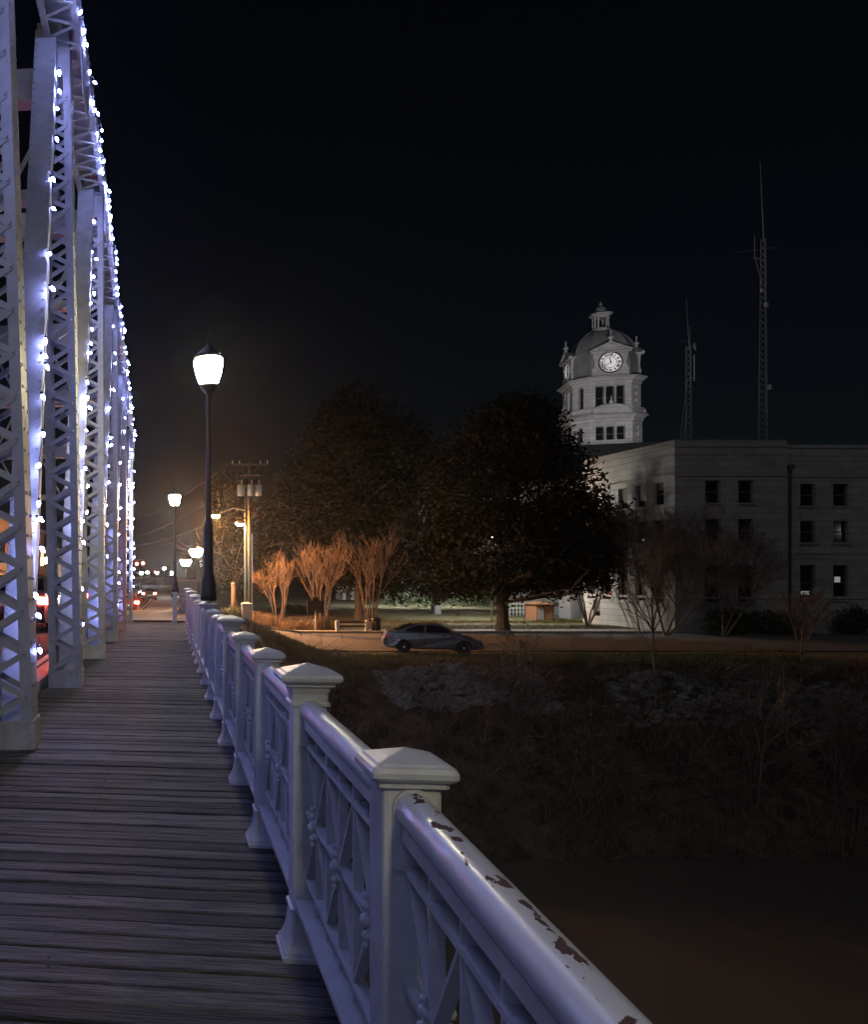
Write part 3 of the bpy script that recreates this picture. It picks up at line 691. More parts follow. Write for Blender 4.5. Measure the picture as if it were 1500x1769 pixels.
# tangled brush and weeds covering the bank
def blades(name, m, pts, h, wd, bend, seed=0, label=None, cat=None):
    g = np.random.default_rng(seed); N = len(pts); hh = h * g.uniform(.4, 1.4, N); az = g.uniform(0, 2 * np.pi, N); bd = bend * g.uniform(.2, 1.3, N)
    dx, dy = np.cos(az) * bd, np.sin(az) * bd; wx, wy = -np.sin(az) * wd * .5, np.cos(az) * wd * .5; vs = np.zeros((N, 6, 3))
    for k, (t, ww) in enumerate(((0, 1), (.55, .8), (1, .35))):
        cx = pts[:, 0] + dx * hh * t * t; cy = pts[:, 1] + dy * hh * t * t; cz = pts[:, 2] + hh * (t - .35 * bd * t * t)
        vs[:, 2 * k] = np.stack([cx - wx * ww, cy - wy * ww, cz], 1); vs[:, 2 * k + 1] = np.stack([cx + wx * ww, cy + wy * ww, cz], 1)
    me = bpy.data.meshes.new(name); me.vertices.add(6 * N); me.vertices.foreach_set('co', vs.ravel())
    idx = (np.arange(N)[:, None] * 6 + np.array([0, 1, 3, 2, 2, 3, 5, 4])[None]).astype(np.int32).ravel()
    me.loops.add(8 * N); me.loops.foreach_set('vertex_index', idx); me.polygons.add(2 * N)
    me.polygons.foreach_set('loop_start', np.arange(0, 8 * N, 4, dtype=np.int32)); me.polygons.foreach_set('loop_total', np.full(2 * N, 4, dtype=np.int32))
    me.update(calc_edges=True); me.materials.append(M[m]); o = stuff(inst(name, me))
    if label: tag(o, label, cat)
    return o
def scatter(n, x0, x1, y0, y1, seed, clump=0):
    g = np.random.default_rng(seed); x = g.uniform(x0, x1, n); y = g.uniform(y0, y1, n)
    if clump:
        c = np.stack([g.uniform(x0, x1, clump), g.uniform(y0, y1, clump)], 1)[g.integers(0, clump, n)]; k = g.random(n) < .7
        x = np.where(k, c[:, 0] + g.normal(size=n) * .45, x); y = np.where(k, np.clip(c[:, 1] + g.normal(size=n) * .4, y0, y1), y)
    return np.stack([x, y, ground_z(x, y)], 1)
blades('bank_brush', 'dry', scatter(30000, 6, 46, 27.3, 36.8, 31, 420), .46, .018, 1.7, 31, 'tangled dry brown brush covering the river bank', 'brush')
blades('bank_twigs', 'twig', scatter(3500, 7, 46, 27.6, 35.6, 32, 160), 1.3, .018, 1.2, 32, 'taller dead stems standing out of the brush on the bank', 'brush')
blades('verge_grass', 'grass', scatter(30000, 6, 34, 36.6, 39.4, 33, 500), .20, .022, .6, 33, 'rough yellow green grass along the top of the bank', 'grass')
blades('lawn_grass', 'grass', scatter(30000, 10, 46, 54.3, 66, 34), .07, .03, .6, 34, 'short lawn grass beyond the street', 'grass')
blades('dry_shrub_bed', 'dry', scatter(7000, 12.2, 17.2, 53.6, 56, 35, 60), .75, .016, .45, 35, 'bed of dry orange lit shrubs under the crape myrtles', 'shrubs')
th = MB(); g_ = random.Random(77)
for k in range(230):
    x, y = g_.uniform(9, 44), g_.uniform(27.7, 35.4); z = float(ground_z(x, y))
    for j in range(g_.randint(2, 4)):
        branch(th, (x + g_.gauss(0, .15), y + g_.gauss(0, .15), z - .05), (g_.gauss(0, .5), g_.gauss(0, .5), 1), g_.uniform(.6, 1.25), .016, 3, g_, (2, 3), .75, -.04, 3, .74, .006)
tag(stuff(th.build('bank_thicket', 'twig')), 'thicket of bare tangled shrubs on the slope of the bank', 'brush')
# riprap
def stones(name, n, x0, x1, y0, y1, s, seed):
    g = random.Random(seed); q = MB()
    for _ in range(n):
        x, y = g.uniform(x0, x1), g.uniform(y0, y1); z = float(ground_z(x, y)); r = s * g.uniform(.5, 1.5)
        pr = [(r * .5, -.4 * r), (r, -.1 * r), (r * .85, .3 * r), (r * .35, .5 * r)]; o0 = len(q.v)
        q.lathe(pr, 6, (x, y, z + .1 * r), g.uniform(0, 6))
        q.v[o0:] = [(a + g.gauss(0, .14 * r), b + g.gauss(0, .14 * r), c + g.gauss(0, .14 * r)) for a, b, c in q.v[o0:]]
    return stuff(q.build(name, 'rock'))
tag(stones('riprap', 950, 13.5, 20.5, 33.9, 36.4, .17, 41), 'heap of grey riprap stones on the bank below the parked car', 'stones')
tag(stones('riprap', 900, 23, 40, 33.2, 36.0, .17, 42), 'heap of grey riprap stones on the bank at the right of the picture', 'stones')
# clipped dark shrubs
def shrub(label, px, py, Z, rx, rz, n, m='leaf2', size=.09):
    q = P(px, py, Z); q.z = float(ground_z(q.x, q.y)); t = thing('shrub', label, 'shrub', q, 0, 'dark shrubs'); a, c = rx * Z / F, rz * Z / F
    st = MB(); rnd = random.Random(px)
    for k in range(5): branch(st, (0, 0, -.05), (rnd.gauss(0, .5), rnd.gauss(0, .3), 1), c * .8, .03, 2, rnd)
    st.build('stem', 'bark', t)
    leaves('foliage', m, crown_pts([((0, 0, c * .95), (a, a * .7, c)), ((a * .4, 0, c * .8), (a * .6, a * .6, c * .8))], n, 12, .12), size, t); return t
for lab, px, py, Z, rx, rz in (('dark clipped shrub left of three against the stone building', 1255, 1105, 51, 38, 24), ('dark clipped shrub in the middle of three against the stone building', 1335, 1105, 51, 45, 22),
        ('dark clipped shrub at the right edge, against the stone building', 1475, 1105, 51, 32, 26), ('low dark hedge behind the marker sign', 505, 1045, 74, 30, 8), ('low dark hedge beyond the lawn, left of the great trunk', 700, 1040, 88, 60, 14),
        ('second low dark hedge beyond the lawn, next to the great trunk', 800, 1042, 88, 55, 15), ('small shrub lit green at the foot of the utility pole', 402, 1050, 58, 22, 9)):
    shrub(lab, px, py, Z, rx, rz, 260)

# ------------------------------------------------------------------ stone office building
def wallface(mb, o, d, L_, z0, z1, holes, nrm, dep=.28):   # wall in the plane o + d*s, openings with reveals
    ss = sorted({0, L_} | {h[0] for h in holes} | {h[1] for h in holes}); zs = sorted({z0, z1} | {h[2] for h in holes} | {h[3] for h in holes})
    o, d, nrm = Vector(o), Vector(d), Vector(nrm)
    pt = lambda s, z, k=0: o + d * s + Vector((0, 0, z)) - nrm * k
    for i in range(len(ss) - 1):
        for j in range(len(zs) - 1):
            a, b, c, e = ss[i], ss[i + 1], zs[j], zs[j + 1]; ms, mz = (a + b) / 2, (c + e) / 2
            if any(h[0] < ms < h[1] and h[2] < mz < h[3] for h in holes): continue
            mb.add([pt(a, c), pt(b, c), pt(b, e), pt(a, e)], [(0, 1, 2, 3)])
    for a, b, c, e in holes:
        mb.add([pt(a, c), pt(b, c), pt(b, e), pt(a, e), pt(a, c, dep), pt(b, c, dep), pt(b, e, dep), pt(a, e, dep)], [(0, 4, 5, 1), (1, 5, 6, 2), (2, 6, 7, 3), (3, 7, 4, 0)])
def windowset(parent, o, d, nrm, hole, dep, glass='glass', blind=0.0, name='window'):
    a, b, c, e = hole; o, d, nrm = Vector(o), Vector(d), Vector(nrm); W, H = b - a, e - c
    ctr = o + d * ((a + b) / 2) + Vector((0, 0, (c + e) / 2)) - nrm * (dep - .04)
    rz = math.atan2(d.y, d.x); fr = MB(); t = .055
    for x in (-W / 2 + t / 2, W / 2 - t / 2): fr.box((x, 0, 0), (t, .07, H))
    for z in (-H / 2 + t / 2, H / 2 - t / 2, 0): fr.box((0, 0, z), (W - 2 * t, .068, t))
    f = fr.build(name, 'frame', parent, ctr, (0, 0, rz))
    for z in (-H / 4, H / 4): MB().box((0, .02 if z > 0 else .0, z), (W - 2 * t, .012, H / 2 - 1.5 * t)).build('pane', glass, f)
    if blind: MB().box((0, .06, H / 2 - H * blind / 2), (W - .12, .02, H * blind)).build('blind', 'blind', f)
    sl = MB(); sl.box((0, -.20, -H / 2 - .05), (W + .2, .36, .10)); sl.build('sill', 'stone', f)
    return f
C = P(1166, 1089, 52); GZ = float(ground_z(C.x, C.y)) - .1; ZT = EYE + 234 * 52 / F
off = thing('stone_office_building', 'pale three storey stone office building with flat roof and sash windows', 'building')
DX, DYv = Vector((1, 0, 0)), Vector((0, 1, 0))
zpx = lambda py, Z=52: EYE - (py - CY) * Z / F
LF = 9.3                                                # depth of the side facade
rows = [(zpx(869), zpx(830)), (zpx(935), zpx(896)), (zpx(1040), zpx(976))]
xf = [(px - 1166) * 52 / F for px in (1219, 1276)]; WW = .98
h1 = [(x, x + WW, a, b_) for x in xf for a, b_ in rows]
sd_x = [.95 + 1.72 * k for k in range(5)]
h2 = [(x, x + .95, a, b_) for x in sd_x for a, b_ in rows] + [(7.3, 8.1, GZ + .8, GZ + 2.0)]
wl = MB()
L1 = (1360 - 1166) * 52 / F
wallface(wl, (C.x, C.y, 0), DX, L1, GZ, ZT, h1, (0, -1, 0)); wallface(wl, (C.x, C.y, 0), DYv, LF, GZ, ZT, h2, (-1, 0, 0))
# set-back right wing
C2 = Vector((C.x + L1, C.y + .55, 0)); L2 = 26; xw = [((px - CX) * 52.55 / F - C2.x) for px in (1383, 1440, 1520, 1577, 1640)]
rows2 = [(zpx(873), zpx(834)), (zpx(937), zpx(899)), (zpx(1037), zpx(976))]
h3 = [(x, x + WW, a, b_) for x in xw for a, b_ in rows2]
wallface(wl, C2, DX, L2, GZ, ZT - .22, h3, (0, -1, 0))
wl.add([(C.x + L1, C.y, GZ), (C.x + L1, C.y + .55, GZ), (C.x + L1, C.y + .55, ZT), (C.x + L1, C.y, ZT)], [(0, 1, 2, 3)])
wl.build('wall', 'stone', off)
MB().add([(C.x + .02, C.y + .02, ZT - .5), (C.x + L1, C.y + .02, ZT - .5), (C.x + L1, C.y + LF - .02, ZT - .5), (C.x + .02, C.y + LF - .02, ZT - .5),
          (C.x + L1, C.y + .6, ZT - .6), (C.x + L1 + L2, C.y + .6, ZT - .6), (C.x + L1 + L2, C.y + LF + 6, ZT - .6), (C.x + L1, C.y + LF + 6, ZT - .6)], [(0, 1, 2, 3), (4, 5, 6, 7)]).build('roof', 'darkroof', off)
back = MB(); back.box((C.x + (L1 + L2) / 2, C.y + LF - .15, (GZ + ZT) / 2 - .2), (L1 + L2 - .1, .3, ZT - GZ - .4)); back.build('rear_wall', 'stone', off)
def band(z, h, pr, name):
    q = MB(); q.box((C.x + L1 / 2 - pr / 2, C.y - pr / 2, z), (L1 + pr, pr, h)); q.box((C.x - pr / 2, C.y + LF / 2 + .004, z), (pr, LF - .01, h))
    q.box((C2.x + L2 / 2 + .05, C2.y - pr / 2, z - .006), (L2 - .1, pr, h)); q.build(name, 'stone', off)
band(zpx(820), .16, .10, 'cornice'); band(ZT - .12 - .22, .20, .07, 'coping'); band(zpx(786), .06, .035, 'parapet_course'); band(zpx(955), .14, .05, 'string_course'); band(GZ + 2.35, .16, .07, 'plinth_course')
for o_, d_, n_, hs in (((C.x, C.y, 0), DX, (0, -1, 0), h1), ((C.x, C.y, 0), DYv, (-1, 0, 0), h2), (C2, DX, (0, -1, 0), h3)):
    for k, h in enumerate(hs):
        windowset(off, o_, d_, n_, h, .28, 'glass', random.choice((0, 0, .35, .5, .7)))
        if len(hs) != len(h2) and h[2] > rows[2][1]: pass
# spandrel panels between the upper windows
for x in xf: MB().box((C.x + x + WW / 2, C.y - .012, (rows[0][0] + rows[1][1]) / 2), (WW + .1, .03, rows[0][0] - rows[1][1] - .30)).build('spandrel_panel', 'stone', off)
for x in xw: MB().box((C2.x + x + WW / 2, C2.y - .012, (rows2[0][0] + rows2[1][1]) / 2), (WW + .1, .03, rows2[0][0] - rows2[1][1] - .30)).build('spandrel_panel', 'stone', off)
for y in sd_x: MB().box((C.x - .012, C.y + y + .475, (rows[0][0] + rows[1][1]) / 2), (.03, 1.05, rows[0][0] - rows[1][1] - .30)).build('spandrel_panel', 'stone', off)
dp = MB(); q = P(1366, 810, 52.35); dp.path([(q.x, q.y, q.z), (q.x, q.y, GZ + .2)], [.07, .07], 8); dp.box((q.x, q.y, q.z + .12), (.34, .26, .28)); dp.build('downspout', 'green_pole', off)
# things glowing inside two ground floor windows
for lab, px, py, wd, hh in (('small bright desk light inside the ground floor window nearest the downspout', 1391, 1024, .5, .22), ('small lit picture inside the right ground floor window', 1447, 1001, .34, .36)):
    q = P(px, py, 52.72); tag(MB().box((0, 0, 0), (wd, .03, hh)).build('lit_panel', 'dimwin', None, q), lab, 'light')
# ------------------------------------------------------------------ roof masts
def mast(label, px, pyb, pyt, Z, wb, wt, extra):
    b = P(px, pyb, Z); H = (pyb - pyt) * Z / F; t = thing('radio_mast', label, 'mast', (b.x, b.y, ZT - .5)); H += .5 + (b.z - ZT)
    HL = H * extra
    legs = [Vector((math.cos(a), math.sin(a), 0)) for a in (.5, .5 + 2.094, .5 + 4.189)]
    for l in legs: MB().path([l * wb * .58, l * wt * .58 + Vector((0, 0, HL))], [.032, .026], 5).build('leg', 'mast', t)
    q = MB(); n = int(HL / .42)
    for k in range(n):
        z0, z1 = HL * k / n, HL * (k + 1) / n; w0 = wb + (wt - wb) * k / n; w1 = wb + (wt - wb) * (k + 1) / n
        for i in range(3):
            a, c = legs[i], legs[(i + 1) % 3]
            q.path([a * w0 * .58 + Vector((0, 0, z0)), c * w1 * .58 + Vector((0, 0, z1))], [.012] * 2, 4, False); q.path([c * w0 * .58 + Vector((0, 0, z0)), a * w1 * .58 + Vector((0, 0, z1))], [.012] * 2, 4, False)
    stuff(q.build('lattice', 'mast', t))
    return t, H, HL
t, H, HL = mast('tall lattice radio mast with long whip aerial on the stone building roof', 1320, 760, 280, 56, .50, .26, .74)
MB().path([(-.0, 0, HL - .3), (-.25, 0, H)], [.045, .02], 6).build('whip_aerial', 'mast', t)
MB().path([(-1.95, 0, HL - .95), (.95, 0, HL - .6)], [.015, .015], 5).build('cross_arm', 'mast', t)
MB().path([(-.62, 0, HL - 1.2), (-.62, 0, HL + .2)], [.03, .02], 5).path([(-.1, 0, HL - 3.2), (-.62, 0, HL - 1.2)], [.03, .03], 5).path([(0, 0, HL - 1.5), (-.7, 0, HL - 1.3)], [.05, .05], 5).build('side_aerial', 'mast', t)
for dx_, dz_, s_ in ((-.3, HL - 3.6, .2), (0, HL - 4.6, .3), (.2, HL - 10.2, .34)): MB().box((dx_, -.2, dz_), (s_ * .6, .12, s_)).build('antenna_box', 'white', t)
t, H, HL = mast('short lattice mast with dish antenna and stays on the stone building roof', 1191, 757, 515, 56, .34, .28, .70)
MB().path([(0, 0, HL - .2), (-.2, 0, H)], [.025, .012], 5).path([(.05, 0, HL - .2), (.03, 0, HL + 1.3)], [.03, .02], 5).build('whip_aerial', 'mast', t)
MB().path([(-.75, 0, HL + .3), (0, 0, HL + .3)], [.012, .012], 4).build('cross_arm', 'mast', t)
dsh = MB(); dsh.lathe([(.02, 0), (.2, .04), (.30, .12), (.28, .13), (.02, .03)], 12); dsh.build('dish', 'white', t, (.28, 0, HL - .1), (R(80), 0, R(50)))
MB().path([(.35, 0, HL - 2.4), (.35, 0, HL - .6)], [.035, .035], 6).path([(0, 0, HL - 2.2), (.35, 0, HL - 2.2)], [.02, .02], 4).path([(0, 0, HL - .8), (.35, 0, HL - .8)], [.02, .02], 4).build('panel_antenna', 'white', t)
MB().path([(-1.0, -.3, 0), (-.1, 0, HL * .7)], [.02, .02], 4).build('stay', 'mast', t); MB().path([(-.8, -.2, 0), (-.1, 0, HL * .45)], [.02, .02], 4).build('stay', 'mast', t)
b = P(1275, 757, 57); hv = MB(); hv.lathe([(.9, 0), (.85, .25), (.6, .42), (.1, .5)], 10); o = hv.build('roof_vent', 'shed', None, (b.x, b.y, ZT - .5), smooth=True); tag(o, 'rounded metal vent on the stone building roof beside the tall mast', 'vent')
b = P(1293, 757, 55); hv = MB(); hv.prism([(-.75, 0), (.75, 0), (.1, .68), (-.1, .68)], -.5, .5); o = hv.build('roof_hatch', 'shed', None, (b.x, b.y, ZT - .5)); tag(o, 'small gabled hatch on the stone building roof', 'roof hatch')

# ------------------------------------------------------------------ courthouse and clock tower
PSI = R(-17.6); A2, CH = 2.25, 1.415                     # half of a main face, chamfer leg
TZ = 100.0; tc = P(1038, 994, TZ); ct = thing('courthouse', 'floodlit stone courthouse clock tower with domed roof above a dark hipped roof', 'courthouse', (tc.x, tc.y, 0), PSI)
hz = lambda py: EYE - (py - CY) * TZ / F
def octa(h):                                             # chamfered square of half width h
    c = CH * h / (A2 + CH); a = h - c
    return [(h, -a), (h, a), (a, h), (-a, h), (-h, a), (-h, -a), (-a, -h), (a, -h)]
HB = A2 + CH
def stage(name, prof, m='tower_stone'): return MB().loft(octa, prof).build(name, m, ct)
# walls with openings for one stage
def towerwall(z0, z1, h, zo0, zo1, arched=False):
    rg = octa(h); wall = MB(); dep = .45
    for i in range(8):
        a, b = Vector((*rg[i], 0)), Vector((*rg[(i + 1) % 8], 0)); d = (b - a); L_ = d.length; d.normalize(); nr = Vector((d.y, -d.x, 0))
        if L_ > 3: ww = .90; cs = [L_ / 2 - 1.06, L_ / 2, L_ / 2 + 1.06]
        else: ww = .62; cs = [L_ / 2]
        holes = [(c - ww / 2, c + ww / 2, zo0, zo1) for c in cs]
        wallface(wall, a, d, L_, z0, z1, holes, nr, dep)
        for c in cs:
            pc = a + d * c - nr * (dep - .05); rz = math.atan2(d.y, d.x); f = MB()
            for x in (-ww / 2 + .04, ww / 2 - .04): f.box((x, 0, (zo0 + zo1) / 2), (.08, .06, zo1 - zo0))
            for z in (zo0 + .05, zo0 + (zo1 - zo0) * .45, zo1 - .05): f.box((0, 0, z), (ww - .16, .058, .08))
            o = f.build('window', 'frame', ct, pc, (0, 0, rz)); MB().box((0, .03, (zo0 + zo1) / 2), (ww - .1, .02, zo1 - zo0 - .06)).build('pane', 'glass', o)
        if L_ > 3:
            for c in (L_ / 2 - .53, L_ / 2 + .53):
                p = a + d * c + nr * .05; col = MB()
                col.lathe([(.14, zo0), (.14, zo0 + .1), (.10, zo0 + .16), (.09, zo1 - .25), (.12, zo1 - .2), (.15, zo1 - .05), (.15, zo1)], 10, (p.x, p.y, 0)); col.build('column', 'tower_stone', ct)
    return wall.build('tower_wall', 'tower_stone', ct)
z_l0, z_l1 = hz(815), hz(737)                            # lower stage
towerwall(z_l0, z_l1, HB, hz(768), hz(745))
def cornice(z, h0, pr): return [(h0, z), (h0 + .1, z + .05), (h0 + .12, z + .35), (h0 + pr * .5, z + .42), (h0 + pr * .6, z + .58), (h0 + pr, z + .66), (h0 + pr, z + .80), (h0 + .1, z + .9)]
stage('cornice', cornice(z_l1, HB, .55))
stage('belfry_base', [(HB - .02, z_l1 + .88), (HB - .02, hz(717)), (HB + .1, hz(717) + .02), (HB + .1, hz(714)), (HB - .1, hz(714) + .04)])
z_b0, z_b1 = hz(714), hz(674)
towerwall(z_b0, z_b1, HB - .12, hz(713), hz(677))
stage('cornice', cornice(z_b1, HB - .12, .6))
zc = z_b1 + .88
# dome: eight sided, ribs on the edges
R0 = HB - .35; DT = hz(573)
dome_prof = [(R0, zc), (R0, zc + 1.6)] + [(R0 * math.cos(t) * .98 + .25 * math.sin(t), zc + 1.6 + (DT - zc - 1.6) * math.sin(t)) for t in [math.pi / 2 * k / 9 for k in range(1, 9)]] + [(.86, DT)]
stage('dome', dome_prof, 'slate')
for i in range(8):
    rb = MB(); rb.path([Vector((octa(h)[i][0], octa(h)[i][1], z)) for h, z in dome_prof], [.09] * len(dome_prof), 5); rb.build('dome_rib', 'slate', ct)
# lantern
stage('lantern_base', [(.95, DT - .12), (1.0, DT), (1.0, DT + .12), (.86, DT + .16), (.84, DT + .3)])
zl0, zl1 = DT + .28, hz(551)
for i in range(8):
    x, y = octa(.70)[i]; c = MB(); c.lathe([(.13, zl0), (.10, zl0 + .1), (.095, zl1 - .15), (.14, zl1)], 8, (x, y, 0)); c.build('lantern_column', 'tower_stone', ct)
stage('lantern_cornice', [(.80, zl1), (.84, zl1 + .22), (1.0, zl1 + .3), (1.12, zl1 + .42), (1.12, zl1 + .52), (.7, zl1 + .62)])
ld = MB(); ld.lathe([(.62, zl1 + .6), (.66, zl1 + .8), (.6, zl1 + 1.1), (.42, zl1 + 1.38), (.16, zl1 + 1.52), (.08, zl1 + 1.62), (.18, zl1 + 1.72), (.2, zl1 + 1.82), (.06, zl1 + 1.95), (.02, zl1 + 2.25)], 14); ld.build('lantern_dome', 'slate', ct, smooth=True)
# clock dormers with pediments
def txt(s, size):
    cu = bpy.data.curves.new('numeral', 'FONT'); cu.body = s; cu.size = size; cu.extrude = .012; cu.offset = .018; cu.align_x = 'CENTER'; cu.align_y = 'CENTER'
    ob = bpy.data.objects.new('numeral', cu); COL.objects.link(ob); dg = bpy.context.evaluated_depsgraph_get(); me = bpy.data.meshes.new_from_object(ob.evaluated_get(dg))
    bpy.data.objects.remove(ob); me.materials.clear(); me.materials.append(M['black']); return me
NUM = [txt(s, .42) for s in ('XII', 'I', 'II', 'III', 'IIII', 'V', 'VI', 'VII', 'VIII', 'IX', 'X', 'XI')]
zk = hz(639); CR = 1.14
for k in range(4):
    ang = k * math.pi / 2; Rm = Matrix.Rotation(ang, 4, 'Z'); pos = Vector((0, -HB - .05, 0)); yf = -HB + .02
    dmr = MB(); hw = 1.72
    dmr.prism([(-hw - .2, zc), (hw + .2, zc), (hw + .2, zc + .95), (hw, zc + 1.05), (hw - .12, zc + 1.6), (hw + .02, zc + 2.2), (hw + .1, zc + 2.75), (-hw - .1, zc + 2.75), (-hw - .02, zc + 2.2), (-hw + .12, zc + 1.6), (-hw, zc + 1.05), (-hw - .2, zc + .95)], yf, yf + 2.0)
    d = dmr.build('clock_dormer', 'tower_stone', ct, (0, 0, 0), (0, 0, ang))
    pdm = MB(); zp = zc + 2.75
    pdm.prism([(-hw - .35, zp), (hw + .35, zp), (hw + .35, zp + .18), (-hw - .35, zp + .18)], yf - .3, yf + 2.0)
    pdm.prism([(-hw - .35, zp + .185), (hw + .35, zp + .185), (0, zp + 1.15)], yf - .05, yf + 2.2)
    for s in (-1, 1): pdm.bar((s * (hw + .45), yf - .14, zp + .22), (0, yf - .14, zp + 1.22), .34, .16, (0, 0, 1))
    pdm.build('pediment', 'tower_stone', d)
    fin = MB(); fin.lathe([(.2, zp + 1.25), (.2, zp + 1.4), (.1, zp + 1.5), (.3, zp + 1.68), (.3, zp + 1.8), (.08, zp + 1.95), (.1, zp + 2.5), (.03, zp + 2.65)], 10, (0, yf - .1, 0)); fin.build('finial', 'tower_stone', d, smooth=True)
    fc = MB(); fc.lathe([(CR, 0), (CR, .05)], 36); f = fc.build('clock_face', 'clock', ct, Rm @ Vector((0, yf - .02, zk)), (R(90), 0, ang))
    rg = MB(); n = 36
    for r0, r1 in ((CR - .02, CR + .12), (.60, .645)):
        vs = []
        for j in range(n):
            t_ = 2 * math.pi * j / n
            for r_, z_ in ((r0, .055), (r1, .055), (r1, .12), (r0, .12)): vs.append((r_ * math.cos(t_), r_ * math.sin(t_), z_ if r0 > 1 else z_ * .6 + .03))
        rg.add(vs, [(j * 4 + a, j * 4 + (a + 1) % 4, ((j + 1) % n) * 4 + (a + 1) % 4, ((j + 1) % n) * 4 + a) for j in range(n) for a in range(4)])
    rg.build('clock_rim', 'black', f)
    for h in range(12):
        t_ = math.pi / 2 - h * math.pi / 6; inst('numeral', NUM[h], f, (.88 * math.cos(t_), .88 * math.sin(t_), .07), (0, 0, t_ - math.pi / 2))
    for hrs, L_, wd in ((11.66 * 30, .55, .10), (8 * 30 - 2, .92, .07)):
        t_ = math.pi / 2 - R(hrs); MB().bar((-.15 * math.cos(t_), -.15 * math.sin(t_), .10), (L_ * math.cos(t_), L_ * math.sin(t_), .10), wd, .02, (0, 0, 1)).build('clock_hand', 'black', f)
    # segmental pediment on the lower cornice
    sp = MB(); zz = z_l1 + .9; arc = [(1.95 * math.cos(t_), zz + .95 * math.sin(t_)) for t_ in [math.pi * j / 12 for j in range(13)]]
    sp.prism(arc, -HB - .42, -HB + .05); o = sp.build('segmental_pediment', 'tower_stone', ct, (0, 0, 0), (0, 0, ang))
    arc2 = MB(); arc2.path([(x * 1.06, -HB - .4, z + .06) for x, z in arc], [.12] * 13, 6); arc2.build('moulding', 'tower_stone', o)
    fin = MB(); fin.lathe([(.16, zz + 1.0), (.12, zz + 1.15), (.26, zz + 1.32), (.2, zz + 1.45), (.07, zz + 1.6), (.07, zz + 2.0), (.02, zz + 2.1)], 8, (0, -HB - .3, 0)); fin.build('finial', 'tower_stone', o, smooth=True)
# body of the courthouse, its hipped roof hides the foot of the tower
bw, bd, ez, rz_ = 11.5, 9.5, hz(840), hz(768) - .6
gz0 = float(ground_z(tc.x, tc.y)) - .2
bd_ = MB(); hol = []; nwin = 7
for sidx, (o_, d_, n_, L_) in enumerate((((-bw, -bd, 0), (1, 0, 0), (0, -1, 0), 2 * bw), ((-bw, bd, 0), (0, -1, 0), (-1, 0, 0), 2 * bd))):
    hs = [(L_ * (k + .5) / nwin - .55, L_ * (k + .5) / nwin + .55, z0, z0 + 2.3) for k in range(nwin) for z0 in (gz0 + 2.2, gz0 + 6.6)]
    wallface(bd_, o_, d_, L_, gz0, ez, hs, n_, .3)
    for h in hs: windowset(ct, o_, d_, n_, h, .3)
bd_.box((0, .3, (gz0 + ez) / 2), (2 * bw - .8, 2 * bd - .9, ez - gz0 - .4)); bd_.build('wall', 'stone', ct)
hr = MB(); e = .7; xi = 4.6
hr.add([(-bw - e, -bd - e, ez), (bw + e, -bd - e, ez), (bw + e, bd + e, ez), (-bw - e, bd + e, ez), (-xi, -4.6, rz_), (xi + 4, -4.6, rz_), (xi + 4, 4.6, rz_), (-xi, 4.6, rz_)],
       [(0, 1, 5, 4), (1, 2, 6, 5), (2, 3, 7, 6), (3, 0, 4, 7), (4, 5, 6, 7), (3, 2, 1, 0)]); hr.build('roof', 'darkroof', ct)
# floodlights aimed at the tower
def flood(lab, p, pw, tgt, ang, col):
    p = Vector(p); t = thing('floodlight', lab, 'floodlight', p, 0, 'floodlights for the courthouse tower')
    MB().box((0, 0, .62), (.45, .25, .32)).build('housing', 'black', t); MB().path([(0, 0, 0), (0, 0, .5)], [.05, .05], 6).build('bracket', 'steel', t)
    l = bpy.data.lights.new('flood', 'SPOT'); l.energy = pw; l.color = col; l.spot_size = R(ang); l.spot_blend = .5; l.shadow_soft_size = .2
    lo = bpy.data.objects.new('lamp', l); COL.objects.link(lo); lo.parent = t; lo.location = (0, .2, .95)
    lo.rotation_euler = (Vector(tgt) - (p + Vector((0, .2, .95)))).to_track_quat('-Z', 'Y').to_euler()
flood('floodlight on the stone building roof aimed at the clock tower', (C.x + 6.0, C.y + 7.5, ZT - .5), 20000, (tc.x, tc.y, hz(665)), 34, (.96, .94, 1))
flood('floodlight on the ground left of the courthouse aimed at the clock tower', (34, 84, float(ground_z(34, 84))), 5000, (tc.x - 3, tc.y + 3, hz(690)), 34, (.82, .95, 1))

# ------------------------------------------------------------------ lamps on the lawn behind the trees
def yard_lamp(label, x, y, h, watts, col=(1, .97, .9), low=.16):
    z = float(ground_z(x, y)); t = thing('yard_lamp', label, 'yard lamp', (x, y, z), 0, 'yard lamps on the courthouse lawn')
    MB().path([(0, 0, 0), (0, 0, h)], [.07, .05], 8).build('pole', 'steel', t)
    MB().lathe([(.1, h), (.24, h + .06), (.26, h + .14), (.05, h + .25)], 12).build('housing', 'black', t, smooth=True)
    MB().lathe([(.05, h - low), (.17, h - low * .75), (.19, h - .02), (.1, h)], 12).build('lens', mat('yard_lens', (.9, .9, .9), .3, emis=col, estr=watts), t, smooth=True)
    return t
yard_lamp('yard lamp hidden behind the broad magnolia, lighting the side of the stone building', 33.0, 64.0, 6.5, 4500)
yard_lamp('yard lamp hidden behind the evergreen trees, lighting the far lawn', 38.0, 86.0, 6.0, 15000, low=.045)
yard_lamp('added fill light on a pole off to the right, out of view', 62.0, 40.5, 7.5, 200, (1, .93, .85))  # unseen lamp added to brighten the front of the stone building

